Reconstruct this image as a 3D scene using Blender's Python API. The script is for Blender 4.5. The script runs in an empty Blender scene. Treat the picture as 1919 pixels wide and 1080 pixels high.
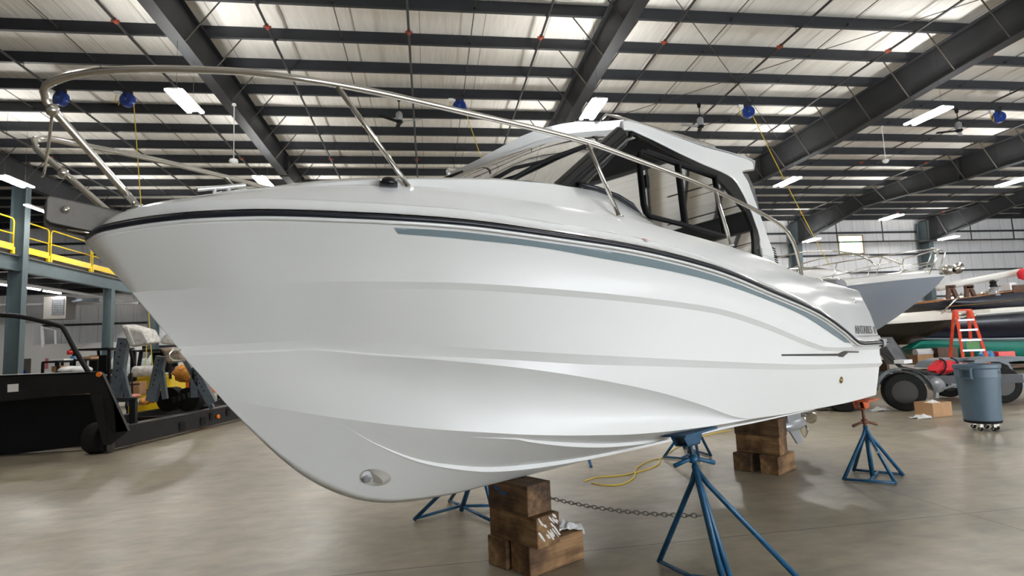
import bpy, bmesh, math, random
from mathutils import Vector, Matrix
from mathutils.bvhtree import BVHTree
random.seed(7)
scn = bpy.context.scene
COL = scn.collection
PI = math.pi

# ------------------------------------------------------------------ camera
FPX = 1070.0
HC = 1.57
AX = Vector((0.989, -0.027, 0.148)); AY = Vector((-0.144, 0.108, 0.984)); AZ = Vector((-0.042, -0.994, 0.103))
def unit_rows():
    y = AY.normalized(); x = (AX - y * AX.dot(y)).normalized(); z = x.cross(y)
    if z.dot(AZ) < 0: z = -z
    return x, y, z
RX, RY, RZ = unit_rows()          # world axes written in camera axes (right, down, forward)
cam_d = bpy.data.cameras.new('camera'); cam = bpy.data.objects.new('camera', cam_d); COL.objects.link(cam)
right = Vector((RX.x, RY.x, RZ.x)); down = Vector((RX.y, RY.y, RZ.y)); fwd = Vector((RX.z, RY.z, RZ.z))
M3 = Matrix((right, -down, -fwd)).transposed()
cam.matrix_world = Matrix.Translation((0, 0, HC)) @ M3.to_4x4()
cam_d.sensor_width = 36.0; cam_d.lens = FPX * 36.0 / 1919.0
cam_d.clip_start = 0.05; cam_d.clip_end = 300
cam_d.dof.use_dof = True; cam_d.dof.focus_distance = 4.6; cam_d.dof.aperture_fstop = 2.6
scn.camera = cam
CP = Vector((0, 0, HC))
def ray(px, py):
    return right * (px - 959.5) + down * (py - 540) + fwd * FPX
def onY(px, py, Y): r = ray(px, py); return CP + r * (Y / r.y)
def onX(px, py, X): r = ray(px, py); return CP + r * (X / r.x)
def onZ(px, py, Z=0.0): r = ray(px, py); return CP + r * ((Z - HC) / r.z)

# ------------------------------------------------------------------ world and exposure
w = bpy.data.worlds.new('world'); scn.world = w; w.use_nodes = True
bg = w.node_tree.nodes['Background']; bg.inputs[0].default_value = (0.90, 0.95, 1.0, 1); bg.inputs[1].default_value = 7.5
scn.view_settings.view_transform = 'Standard'; scn.view_settings.look = 'None'
scn.view_settings.gamma = 1.0; scn.view_settings.exposure = 0.62; scn.view_settings.use_curve_mapping = False
LAMP = 112.0          # emission of the ceiling strip lamps

# ------------------------------------------------------------------ materials
MATS = {}
def mat(name, col, rough=0.5, metal=0.0, coat=0.0, noise=0.0, nscale=8.0, bump=0.0, spec=0.5, emit=None, estr=0.0, stretch=(1, 1, 1), coords='Object'):
    if name in MATS: return MATS[name]
    m = bpy.data.materials.new(name); m.use_nodes = True; nt = m.node_tree; b = nt.nodes['Principled BSDF']
    c = (*col, 1)
    b.inputs['Base Color'].default_value = c; b.inputs['Roughness'].default_value = rough
    b.inputs['Metallic'].default_value = metal; b.inputs['Coat Weight'].default_value = coat
    b.inputs['Coat Roughness'].default_value = 0.03; b.inputs['Specular IOR Level'].default_value = spec
    if emit: b.inputs['Emission Color'].default_value = (*emit, 1); b.inputs['Emission Strength'].default_value = estr
    if noise or bump:
        tc = nt.nodes.new('ShaderNodeTexCoord'); mp = nt.nodes.new('ShaderNodeMapping'); mp.inputs['Scale'].default_value = stretch
        n = nt.nodes.new('ShaderNodeTexNoise'); n.inputs['Scale'].default_value = nscale; n.inputs['Detail'].default_value = 5
        nt.links.new(tc.outputs[coords], mp.inputs[0]); nt.links.new(mp.outputs[0], n.inputs['Vector'])
        if noise:
            r = nt.nodes.new('ShaderNodeValToRGB')
            r.color_ramp.elements[0].position = 0.3; r.color_ramp.elements[1].position = 0.7
            r.color_ramp.elements[0].color = (*[max(0, x * (1 - noise)) for x in col], 1)
            r.color_ramp.elements[1].color = (*[min(1, x * (1 + noise)) for x in col], 1)
            nt.links.new(n.outputs['Fac'], r.inputs[0]); nt.links.new(r.outputs[0], b.inputs['Base Color'])
        if bump:
            bp = nt.nodes.new('ShaderNodeBump'); bp.inputs['Strength'].default_value = bump; bp.inputs['Distance'].default_value = 0.02
            nt.links.new(n.outputs['Fac'], bp.inputs['Height']); nt.links.new(bp.outputs[0], b.inputs['Normal'])
    MATS[name] = m; return m
def glass(name, tint, alpha=0.25, ior=1.5):
    m = bpy.data.materials.new(name); m.use_nodes = True; nt = m.node_tree; nt.nodes.clear()
    o = nt.nodes.new('ShaderNodeOutputMaterial'); mix = nt.nodes.new('ShaderNodeMixShader')
    t = nt.nodes.new('ShaderNodeBsdfTransparent'); t.inputs[0].default_value = (*tint, 1)
    g = nt.nodes.new('ShaderNodeBsdfGlossy'); g.inputs['Roughness'].default_value = 0.02
    f = nt.nodes.new('ShaderNodeFresnel'); f.inputs[0].default_value = ior
    a = nt.nodes.new('ShaderNodeMath'); a.operation = 'MULTIPLY_ADD'; a.inputs[1].default_value = 1.0; a.inputs[2].default_value = alpha
    nt.links.new(f.outputs[0], a.inputs[0]); nt.links.new(a.outputs[0], mix.inputs[0])
    nt.links.new(t.outputs[0], mix.inputs[1]); nt.links.new(g.outputs[0], mix.inputs[2]); nt.links.new(mix.outputs[0], o.inputs[0])
    MATS[name] = m; return m
GEL = mat('white_gelcoat', (0.80, 0.80, 0.79), 0.16, coat=1.0)
GELH = mat('white_gelcoat_hull', (0.80, 0.80, 0.785), 0.42, coat=0.18)
BLACKR = mat('black_rubber', (0.008, 0.010, 0.018), 0.35, coat=0.0)
BLACKG = mat('black_gloss', (0.006, 0.007, 0.009), 0.18, coat=0.0, spec=0.4)
BLACKM = mat('black_matte', (0.010, 0.010, 0.011), 0.65, spec=0.2)
STRIPE = mat('grey_blue_vinyl', (0.20, 0.26, 0.29), 0.25, coat=0.6)
DARKV = mat('dark_vinyl', (0.02, 0.024, 0.03), 0.3, coat=0.5)
STEEL = mat('polished_steel', (0.70, 0.675, 0.63), 0.13, metal=1.0)
ALU = mat('brushed_aluminium', (0.13, 0.12, 0.105), 0.5, metal=0.2, noise=0.08, nscale=30, stretch=(1, 8, 1))
GREYP = mat('grey_cast_metal', (0.40, 0.42, 0.45), 0.3, metal=0.5)
BEIGE = mat('beige_interior', (0.74, 0.70, 0.62), 0.6, noise=0.04)
CREAM = mat('cream_upholstery', (0.72, 0.69, 0.62), 0.55, noise=0.04)
BEAM = mat('painted_grey_steel', (0.022, 0.023, 0.025), 0.55, noise=0.15, nscale=1.5, spec=0.25)
PURL = mat('painted_dark_purlin', (0.024, 0.026, 0.031), 0.5, noise=0.12, nscale=2, spec=0.3)
COLUMN = mat('blue_grey_steel', (0.085, 0.115, 0.125), 0.45, noise=0.1, nscale=2)
PIPE = mat('black_pipe', (0.018, 0.017, 0.016), 0.5)
RODM = mat('bracing_rod_steel', (0.045, 0.038, 0.03), 0.55)
REDC = mat('red_oxide', (0.30, 0.055, 0.025), 0.6)
BLUES = mat('worn_blue_paint', (0.010, 0.085, 0.185), 0.4, noise=0.35, nscale=14, bump=0.1)
ORANGE = mat('orange_red_paint', (0.55, 0.10, 0.03), 0.45, noise=0.2, nscale=12)
RUST = mat('rusty_steel', (0.14, 0.055, 0.03), 0.7, noise=0.4, nscale=30)
CHAIN = mat('dull_galvanised_chain', (0.35, 0.34, 0.31), 0.4, metal=0.9)
YEL = mat('safety_yellow', (0.85, 0.58, 0.01), 0.4, noise=0.06)
YCORD = mat('yellow_cord', (0.70, 0.50, 0.03), 0.5)
REELB = mat('blue_plastic', (0.01, 0.035, 0.22), 0.35)
TRL = mat('black_trailer_paint', (0.011, 0.011, 0.0115), 0.5, spec=0.3, noise=0.25, nscale=3)
TRIM_DK = mat('dark_steel_trailer', (0.035, 0.038, 0.042), 0.45, noise=0.2, nscale=4)
GALV = mat('galvanised_grey', (0.11, 0.135, 0.155), 0.45, noise=0.2, nscale=10)
PLAS = mat('wrapped_plastic', (0.62, 0.60, 0.56), 0.25, noise=0.25, nscale=12, bump=0.8)
CARD = mat('cardboard', (0.42, 0.24, 0.12), 0.8, noise=0.12)
RAG = mat('white_rag', (0.75, 0.75, 0.74), 0.9, noise=0.08)
CANM = mat('blue_grey_plastic', (0.075, 0.12, 0.16), 0.42, noise=0.05)
TIRE = mat('tyre_rubber', (0.010, 0.0095, 0.009), 0.75, spec=0.2, noise=0.2, nscale=20)
TEAL = mat('teal_antifouling', (0.0, 0.18, 0.13), 0.5, noise=0.08)
NAVY = mat('navy_gelcoat', (0.004, 0.005, 0.014), 0.3, coat=0.2, spec=0.3)
HBLACK = mat('black_brown_gelcoat', (0.012, 0.011, 0.008), 0.25, coat=0.3)
GREYH = mat('grey_gelcoat', (0.30, 0.33, 0.38), 0.2, coat=0.8)
VARN = mat('varnished_wood', (0.32, 0.13, 0.03), 0.3, coat=0.5, noise=0.3, nscale=10)
BROWNW = mat('dark_stand_wood', (0.10, 0.045, 0.025), 0.6, noise=0.3)
REDL = mat('red_fibreglass', (0.75, 0.07, 0.02), 0.4)
REDF = mat('red_fabric', (0.62, 0.01, 0.02), 0.7, noise=0.25, nscale=9, bump=0.5)
GREYF = mat('grey_fabric', (0.22, 0.22, 0.23), 0.8, noise=0.1)
PAPER = mat('white_label', (0.75, 0.75, 0.73), 0.5)
CLOTH = mat('pale_green_sheet', (0.42, 0.47, 0.45), 0.6, noise=0.2, nscale=3, bump=0.4)
LAMPH = mat('lamp_housing', (0.7, 0.7, 0.7), 0.4)
LED = mat('led_tube', (1, 1, 1), 0.5, emit=(1.0, 0.985, 0.95), estr=LAMP)
WHITEP = mat('white_plastic', (0.78, 0.78, 0.78), 0.35)
REDPL = mat('red_plastic', (0.75, 0.03, 0.02), 0.3)
AMBER = mat('amber_lens', (0.85, 0.22, 0.02), 0.25)
GLASSW = glass('clear_glass', (0.90, 0.94, 0.92), 0.03)
GLASST = glass('tinted_glass', (0.80, 0.83, 0.82), 0.05)

def node_mat(name):
    m = bpy.data.materials.new(name); m.use_nodes = True; MATS[name] = m
    return m, m.node_tree, m.node_tree.nodes['Principled BSDF']
def add(nt, t, **kw):
    n = nt.nodes.new(t)
    for k, v in kw.items(): setattr(n, k, v)
    return n
# concrete floor: mottled, stained, saw-cut joints
L1A, L1B = onZ(632.5, 1079), onZ(1919, 952)
L2A, L2B = onZ(1500, 870), onZ(1919, 995)
def concrete():
    m, nt, b = node_mat('polished_concrete'); L = nt.links.new
    tc = add(nt, 'ShaderNodeTexCoord')
    def noise(scale, detail=6, rough=0.6, st=(1, 1, 1)):
        mp = add(nt, 'ShaderNodeMapping'); mp.inputs['Scale'].default_value = st; L(tc.outputs['Object'], mp.inputs[0])
        n = add(nt, 'ShaderNodeTexNoise'); n.inputs['Scale'].default_value = scale; n.inputs['Detail'].default_value = detail; n.inputs['Roughness'].default_value = rough
        L(mp.outputs[0], n.inputs['Vector']); return n.outputs['Fac']
    def ramp(f, p0, c0, p1, c1):
        r = add(nt, 'ShaderNodeValToRGB'); r.color_ramp.elements[0].position = p0; r.color_ramp.elements[1].position = p1
        r.color_ramp.elements[0].color = (*c0, 1); r.color_ramp.elements[1].color = (*c1, 1); L(f, r.inputs[0]); return r.outputs[0]
    def mixc(f, a, bb, mode='MIX'):
        x = add(nt, 'ShaderNodeMix', data_type='RGBA', blend_type=mode)
        if isinstance(f, float): x.inputs[0].default_value = f
        else: L(f, x.inputs[0])
        L(a, x.inputs[6])
        if isinstance(bb, tuple): x.inputs[7].default_value = (*bb, 1)
        else: L(bb, x.inputs[7])
        return x.outputs[2]
    base = ramp(noise(0.55, 5, 0.55), 0.32, (0.235, 0.205, 0.155), 0.68, (0.42, 0.37, 0.285))
    f2 = ramp(noise(3.2, 8, 0.65, (1, 2.2, 1)), 0.3, (0.72, 0.72, 0.72), 0.75, (1.15, 1.13, 1.08))
    c = mixc(1.0, base, f2, 'MULTIPLY')
    st = ramp(noise(1.7, 4, 0.6, (1.0, 1.4, 1)), 0.56, (0, 0, 0), 0.76, (1, 1, 1))
    c = mixc(st, c, (0.19, 0.17, 0.145)) if False else c
    sm = add(nt, 'ShaderNodeMath', operation='MULTIPLY'); sm.inputs[1].default_value = 0.45; L(st, sm.inputs[0])
    c = mixc(sm.outputs[0], c, (0.15, 0.135, 0.115))
    sp = ramp(noise(26, 3, 0.5), 0.70, (0, 0, 0), 0.76, (1, 1, 1))
    s2 = add(nt, 'ShaderNodeMath', operation='MULTIPLY'); s2.inputs[1].default_value = 0.5; L(sp, s2.inputs[0])
    c = mixc(s2.outputs[0], c, (0.12, 0.11, 0.10))
    # joints
    sx = add(nt, 'ShaderNodeSeparateXYZ'); L(tc.outputs['Object'], sx.inputs[0])
    def joint(n, d, width, period):
        # distance of n.p-d to nearest multiple of period
        mx = add(nt, 'ShaderNodeMath', operation='MULTIPLY'); mx.inputs[1].default_value = n[0]; L(sx.outputs['X'], mx.inputs[0])
        my = add(nt, 'ShaderNodeMath', operation='MULTIPLY_ADD'); my.inputs[1].default_value = n[1]; L(sx.outputs['Y'], my.inputs[0]); L(mx.outputs[0], my.inputs[2])
        s = add(nt, 'ShaderNodeMath', operation='ADD'); s.inputs[1].default_value = -d + period * 40.5; L(my.outputs[0], s.inputs[0])
        mo = add(nt, 'ShaderNodeMath', operation='MODULO'); mo.inputs[1].default_value = period; L(s.outputs[0], mo.inputs[0])
        a = add(nt, 'ShaderNodeMath', operation='SUBTRACT'); a.inputs[1].default_value = period / 2; L(mo.outputs[0], a.inputs[0])
        ab = add(nt, 'ShaderNodeMath', operation='ABSOLUTE'); L(a.outputs[0], ab.inputs[0])
        lt = add(nt, 'ShaderNodeMath', operation='LESS_THAN'); lt.inputs[1].default_value = width; L(ab.outputs[0], lt.inputs[0])
        return lt.outputs[0]
    def line(A, B):
        d = (B - A); n = Vector((-d.y, d.x, 0)).normalized()
        return n, n.dot(A)
    n1, d1 = line(L1A, L1B); n2, d2 = line(L2A, L2B)
    j = add(nt, 'ShaderNodeMath', operation='MAXIMUM'); L(joint(n1, d1, 0.005, 9.0), j.inputs[0]); L(joint(n2, d2, 0.004, 9.0), j.inputs[1])
    c = mixc(j.outputs[0], c, (0.035, 0.03, 0.026))
    L(c, b.inputs['Base Color'])
    rr = add(nt, 'ShaderNodeMapRange'); rr.inputs[3].default_value = 0.20; rr.inputs[4].default_value = 0.48; L(noise(2.5, 6, 0.6), rr.inputs[0]); L(rr.outputs[0], b.inputs['Roughness'])
    bp = add(nt, 'ShaderNodeBump'); bp.inputs['Strength'].default_value = 0.12; bp.inputs['Distance'].default_value = 0.01; L(noise(7, 6, 0.6), bp.inputs['Height']); L(bp.outputs[0], b.inputs['Normal'])
    return m
CONC = concrete()
def banded(name, c0, c1, period, axis='X', width=0.012, wrinkle=0.5, rough=0.5, fine=40.0):
    # sheet material with seams every <period> metres and fine stretch wrinkles
    m, nt, b = node_mat(name); L = nt.links.new
    tc = add(nt, 'ShaderNodeTexCoord'); sx = add(nt, 'ShaderNodeSeparateXYZ'); L(tc.outputs['Object'], sx.inputs[0])
    mo = add(nt, 'ShaderNodeMath', operation='PINGPONG'); mo.inputs[1].default_value = period / 2; L(sx.outputs[axis], mo.inputs[0])
    lt = add(nt, 'ShaderNodeMath', operation='LESS_THAN'); lt.inputs[1].default_value = width; L(mo.outputs[0], lt.inputs[0])
    mp = add(nt, 'ShaderNodeMapping'); mp.inputs['Scale'].default_value = (6, 0.6, 0.6) if axis == 'X' else (0.6, 6, 0.6); L(tc.outputs['Object'], mp.inputs[0])
    n = add(nt, 'ShaderNodeTexNoise'); n.inputs['Scale'].default_value = 1.6; n.inputs['Detail'].default_value = 6; L(mp.outputs[0], n.inputs['Vector'])
    r = add(nt, 'ShaderNodeValToRGB'); r.color_ramp.elements[0].position = 0.3; r.color_ramp.elements[1].position = 0.7
    r.color_ramp.elements[0].color = (*c0, 1); r.color_ramp.elements[1].color = (*c1, 1); L(n.outputs['Fac'], r.inputs[0])
    x = add(nt, 'ShaderNodeMix', data_type='RGBA'); L(lt.outputs[0], x.inputs[0]); L(r.outputs[0], x.inputs[6]); x.inputs[7].default_value = (c0[0] * .55, c0[1] * .55, c0[2] * .55, 1)
    L(x.outputs[2], b.inputs['Base Color']); b.inputs['Roughness'].default_value = rough
    bp = add(nt, 'ShaderNodeBump'); bp.inputs['Strength'].default_value = wrinkle; bp.inputs['Distance'].default_value = 0.05; L(n.outputs['Fac'], bp.inputs['Height']); L(bp.outputs[0], b.inputs['Normal'])
    return m
ROOFM = banded('white_roof_insulation', (0.78, 0.755, 0.70), (0.90, 0.875, 0.83), 1.66, 'X', 0.012, 0.5, 0.5)
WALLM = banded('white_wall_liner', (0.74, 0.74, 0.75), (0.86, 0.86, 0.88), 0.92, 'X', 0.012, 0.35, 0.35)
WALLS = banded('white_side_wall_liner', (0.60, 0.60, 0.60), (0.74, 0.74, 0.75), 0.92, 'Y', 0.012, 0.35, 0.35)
OFFICE = mat('office_wall_paint', (0.66, 0.66, 0.66), 0.6)
def woodmat(name, c0, c1, axis):
    m, nt, b = node_mat(name); L = nt.links.new
    tc = add(nt, 'ShaderNodeTexCoord'); mp = add(nt, 'ShaderNodeMapping')
    sc = [14, 14, 14]; sc['XYZ'.index(axis)] = 1.2; mp.inputs['Scale'].default_value = sc; L(tc.outputs['Object'], mp.inputs[0])
    n = add(nt, 'ShaderNodeTexNoise'); n.inputs['Scale'].default_value = 1.6; n.inputs['Detail'].default_value = 8; n.inputs['Roughness'].default_value = 0.65; L(mp.outputs[0], n.inputs['Vector'])
    r = add(nt, 'ShaderNodeValToRGB'); r.color_ramp.elements[0].position = 0.33; r.color_ramp.elements[1].position = 0.68
    r.color_ramp.elements[0].color = (*c0, 1); r.color_ramp.elements[1].color = (*c1, 1); L(n.outputs['Fac'], r.inputs[0])
    n2 = add(nt, 'ShaderNodeTexNoise'); n2.inputs['Scale'].default_value = 5; L(tc.outputs['Object'], n2.inputs['Vector'])
    r2 = add(nt, 'ShaderNodeValToRGB'); r2.color_ramp.elements[0].position = 0.38; r2.color_ramp.elements[1].position = 0.6; r2.color_ramp.elements[0].color = (.4, .36, .33, 1); r2.color_ramp.elements[1].color = (1, 1, 1, 1); L(n2.outputs['Fac'], r2.inputs[0])
    x = add(nt, 'ShaderNodeMix', data_type='RGBA', blend_type='MULTIPLY'); x.inputs[0].default_value = 1; L(r.outputs[0], x.inputs[6]); L(r2.outputs[0], x.inputs[7])
    L(x.outputs[2], b.inputs['Base Color']); b.inputs['Roughness'].default_value = 0.75
    bp = add(nt, 'ShaderNodeBump'); bp.inputs['Strength'].default_value = 0.35; bp.inputs['Distance'].default_value = 0.01; L(n.outputs['Fac'], bp.inputs['Height']); L(bp.outputs[0], b.inputs['Normal'])
    return m
TIMB = woodmat('weathered_timber', (0.13, 0.065, 0.025), (0.38, 0.22, 0.10), 'X')
TIMBD = woodmat('dark_stained_timber', (0.06, 0.032, 0.015), (0.24, 0.135, 0.06), 'X')

# ------------------------------------------------------------------ mesh helpers
def obj(name, V, F, m, parent=None, smooth=False, label=None, kind=None, sharp=None, bevel=0.0):
    me = bpy.data.meshes.new(name); me.from_pydata([tuple(v) for v in V], [], F); me.materials.append(m); me.update()
    if smooth:
        me.shade_smooth()
        if sharp is not None:
            bm = bmesh.new(); bm.from_mesh(me)
            for e in bm.edges:
                if len(e.link_faces) == 2 and e.calc_face_angle(0) > math.radians(sharp): e.smooth = False
            bm.to_mesh(me); bm.free()
    o = bpy.data.objects.new(name, me); COL.objects.link(o)
    if parent: o.parent = parent
    if label: o['label'] = label
    if kind: o['kind'] = kind
    if bevel:
        md = o.modifiers.new('bevel', 'BEVEL'); md.width = bevel; md.segments = 2; md.limit_method = 'ANGLE'; md.angle_limit = math.radians(35)
    return o
class MB:
    def __init__(s): s.v = []; s.f = []
    def addmesh(s, V, F):
        n = len(s.v); s.v += [Vector(a) for a in V]; s.f += [tuple(i + n for i in f) for f in F]; return s
    def box(s, c, size, rz=0.0, M=None):
        hx, hy, hz = [q / 2 for q in size]
        P = [Vector((x, y, z)) for x in (-hx, hx) for y in (-hy, hy) for z in (-hz, hz)]
        R = M if M else Matrix.Rotation(rz, 3, 'Z')
        P = [R @ p + Vector(c) for p in P]
        return s.addmesh(P, [(0, 1, 3, 2), (4, 6, 7, 5), (0, 4, 5, 1), (2, 3, 7, 6), (0, 2, 6, 4), (1, 5, 7, 3)])
    def bar(s, a, b, wx, wy, up=(0, 0, 1)):
        a = Vector(a); b = Vector(b); d = (b - a); L = d.length; d.normalize(); u = Vector(up)
        if abs(d.dot(u)) > 0.99: u = Vector((1, 0, 0))
        x = u.cross(d).normalized(); y = d.cross(x)
        P = [a + x * sx * wx / 2 + y * sy * wy / 2 for sx, sy in ((-1, -1), (1, -1), (1, 1), (-1, 1))]
        P += [p + d * L for p in P]
        return s.addmesh(P, [(0, 3, 2, 1), (4, 5, 6, 7), (0, 1, 5, 4), (1, 2, 6, 5), (2, 3, 7, 6), (3, 0, 4, 7)])
    def tube(s, pts, r, n=10, closed=False, r2=None):
        pts = [Vector(p) for p in pts]; N = len(pts); V = []; F = []
        prev = None
        for i, p in enumerate(pts):
            if closed: t = (pts[(i + 1) % N] - pts[i - 1])
            else: t = pts[min(i + 1, N - 1)] - pts[max(i - 1, 0)]
            if t.length < 1e-9: t = Vector((0, 0, 1))
            t.normalize()
            if prev is None:
                u = Vector((0, 0, 1)) if abs(t.z) < 0.9 else Vector((1, 0, 0)); x = (u - t * u.dot(t)).normalized()
            else: x = (prev - t * prev.dot(t)).normalized()
            prev = x; y = t.cross(x); rr = r if r2 is None else r + (r2 - r) * i / max(1, N - 1)
            for k in range(n):
                a = 2 * PI * k / n; V.append(p + x * math.cos(a) * rr + y * math.sin(a) * rr)
        for i in range(N if closed else N - 1):
            j = (i + 1) % N
            for k in range(n):
                k2 = (k + 1) % n; F.append((i * n + k, i * n + k2, j * n + k2, j * n + k))
        if not closed: F.append(tuple(reversed(range(n)))); F.append(tuple((N - 1) * n + k for k in range(n)))
        return s.addmesh(V, F)
    def prism(s, poly, d):
        poly = [Vector(p) for p in poly]; d = Vector(d); n = len(poly)
        F = [tuple(reversed(range(n))), tuple(range(n, 2 * n))] + [(i, (i + 1) % n, n + (i + 1) % n, n + i) for i in range(n)]
        return s.addmesh(poly + [p + d for p in poly], F)
    def lathe(s, prof, c, axis=(0, 0, 1), n=24, cap=True):
        a = Vector(axis).normalized(); u = Vector((1, 0, 0)) if abs(a.x) < 0.9 else Vector((0, 1, 0)); x = (u - a * a.dot(u)).normalized(); y = a.cross(x); c = Vector(c)
        V = [c + a * h + (x * math.cos(2 * PI * k / n) + y * math.sin(2 * PI * k / n)) * r for r, h in prof for k in range(n)]
        F = [(i * n + k, i * n + (k + 1) % n, (i + 1) * n + (k + 1) % n, (i + 1) * n + k) for i in range(len(prof) - 1) for k in range(n)]
        if cap: F.append(tuple(reversed(range(n)))); F.append(tuple((len(prof) - 1) * n + k for k in range(n)))
        return s.addmesh(V, F)
    def grid(s, rows, closed=False):
        m = len(rows[0]); V = [p for r in rows for p in r]
        F = [(i * m + j, i * m + j + 1, (i + 1) * m + j + 1, (i + 1) * m + j) for i in range(len(rows) - 1) for j in range(m - 1)]
        return s.addmesh(V, F)
    def blob(s, c, r, n=10, m=7, jit=0.0):
        c = Vector(c); V = []; F = []
        for i in range(m + 1):
            th = PI * i / m
            for k in range(n):
                ph = 2 * PI * k / n; q = 1 + random.uniform(-jit, jit)
                V.append(c + Vector((r[0] * math.sin(th) * math.cos(ph) * q, r[1] * math.sin(th) * math.sin(ph) * q, r[2] * math.cos(th) * q)))
        for i in range(m):
            for k in range(n): F.append((i * n + k, (i + 1) * n + k, (i + 1) * n + (k + 1) % n, i * n + (k + 1) % n))
        return s.addmesh(V, F)
    def build(s, name, m, parent=None, smooth=False, **kw): return obj(name, s.v, s.f, m, parent, smooth, **kw)
def tag(o, label=None, cat=None, group=None, kind=None):
    if label: o['label'] = label
    if cat: o['category'] = cat
    if group: o['group'] = group
    if kind: o['kind'] = kind
    return o
def empty(name, label, cat, loc=(0, 0, 0), rz=0.0, group=None):
    o = bpy.data.objects.new(name, None); COL.objects.link(o); o.location = loc; o.rotation_euler = (0, 0, rz); o.empty_display_size = 0.1
    return tag(o, label, cat, group)
def kids(o): return [c for c in bpy.data.objects if c.parent == o]
def dup(root, loc, rz=0.0, label=None, group=None):
    r = root.copy(); COL.objects.link(r); r.location = loc; r.rotation_euler = (0, 0, rz)
    if label: r['label'] = label
    if group: r['group'] = group
    for ch in kids(root):
        c = ch.copy(); COL.objects.link(c); c.parent = r
        for g in kids(ch):
            d = g.copy(); COL.objects.link(d); d.parent = c
    return r
def struct(name, mb, m, **kw): o = mb.build(name, m, **kw); o['kind'] = 'structure'; return o
def interp(tab, x, k=1):
    if x <= tab[0][0]: return tab[0][k]
    for a, b in zip(tab[:-1], tab[1:]):
        if x <= b[0]: return a[k] + (b[k] - a[k]) * (x - a[0]) / (b[0] - a[0])
    return tab[-1][k]
def smooth_tab(tab, n=240):
    # monotone cubic resampling of rows (u, ...)
    K = len(tab[0]); u = [t[0] for t in tab]; out = []
    def slopes(k):
        d = [(tab[i + 1][k] - tab[i][k]) / (u[i + 1] - u[i]) for i in range(len(u) - 1)]
        m = [d[0]] + [0.0 if d[i - 1] * d[i] <= 0 else 2 * d[i - 1] * d[i] / (d[i - 1] + d[i]) for i in range(1, len(d))] + [d[-1]]
        return m
    ms = {k: slopes(k) for k in range(1, K)}
    for q in range(n + 1):
        t = (q / n) ** 1.5; x = u[0] + (u[-1] - u[0]) * t; i = 0
        while i < len(u) - 2 and x > u[i + 1]: i += 1
        h = u[i + 1] - u[i]; s = (x - u[i]) / h; row = [x]
        for k in range(1, K):
            a, b_, ma, mb_ = tab[i][k], tab[i + 1][k], ms[k][i], ms[k][i + 1]
            row.append((2 * s**3 - 3 * s * s + 1) * a + (s**3 - 2 * s * s + s) * h * ma + (-2 * s**3 + 3 * s * s) * b_ + (s**3 - s * s) * h * mb_)
        out.append(row)
    return out
def sstep(a, b, x): t = max(0, min(1, (x - a) / (b - a))); return t * t * (3 - 2 * t)

# ================================================================== THE BUILDING
def zpur(Y): return 9.86 - 0.0208 * Y          # underside of the purlins
X0, X1, Y0, Y1 = -31.0, 50.0, -9.0, 35.3
struct('floor', MB().box(((X0 + X1) / 2, (Y0 + Y1) / 2, -0.1), (X1 - X0 + 1, Y1 - Y0 + 1, 0.2)), CONC)
PD = 0.34
mb = MB()
za, zb = zpur(Y0) + PD, zpur(Y1) + PD
mb.addmesh([(X0, Y0, za), (X1, Y0, za), (X1, Y1, zb), (X0, Y1, zb), (X0, Y0, za + .1), (X1, Y0, za + .1), (X1, Y1, zb + .1), (X0, Y1, zb + .1)],
           [(0, 3, 2, 1), (4, 5, 6, 7), (0, 1, 5, 4), (1, 2, 6, 5), (2, 3, 7, 6), (3, 0, 4, 7)])
struct('ceiling', mb, ROOFM)
WX0, WX1, WZ0, WZ1 = 28.25, 30.15, 7.02, 8.28
mb = MB(); T = 0.15; H = zb
for (a, b_, c, d) in ((X0, WX0, 0, H), (WX1, X1, 0, H), (WX0, WX1, 0, WZ0), (WX0, WX1, WZ1, H)):
    mb.box(((a + b_) / 2, Y1 + T / 2, (c + d) / 2), (b_ - a, T, d - c))
struct('wall_back', mb, WALLM)
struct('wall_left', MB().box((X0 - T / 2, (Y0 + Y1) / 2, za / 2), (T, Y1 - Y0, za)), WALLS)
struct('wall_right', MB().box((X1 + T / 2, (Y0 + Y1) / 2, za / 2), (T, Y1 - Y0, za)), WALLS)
DX, DH = 4.2, 3.8       # unseen doorway behind the camera, added and sized to light the hull side
struct('wall_front', MB().box(((X0 + DX) / 2, Y0 - T / 2, za / 2), (DX - X0, T, za)).box(((DX + X1) / 2, Y0 - T / 2, (za + DH) / 2), (X1 - DX, T, za - DH)), WALLM)
# window in the back wall
wf = MB()
for a in (WX0, WX1): wf.box((a, Y1, (WZ0 + WZ1) / 2), (0.07, 0.1, WZ1 - WZ0 + .07))
for a in (WZ0, WZ1): wf.box(((WX0 + WX1) / 2, Y1, a), (WX1 - WX0, 0.1, 0.07))
win = struct('window_1', wf, mat('window_frame_wood', (0.40, 0.26, 0.13), 0.6))
MB().box(((WX0 + WX1) / 2, Y1 + .02, (WZ0 + WZ1) / 2), (WX1 - WX0 - .06, 0.015, WZ1 - WZ0 - .06)).build('pane', GLASSW, win)
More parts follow.
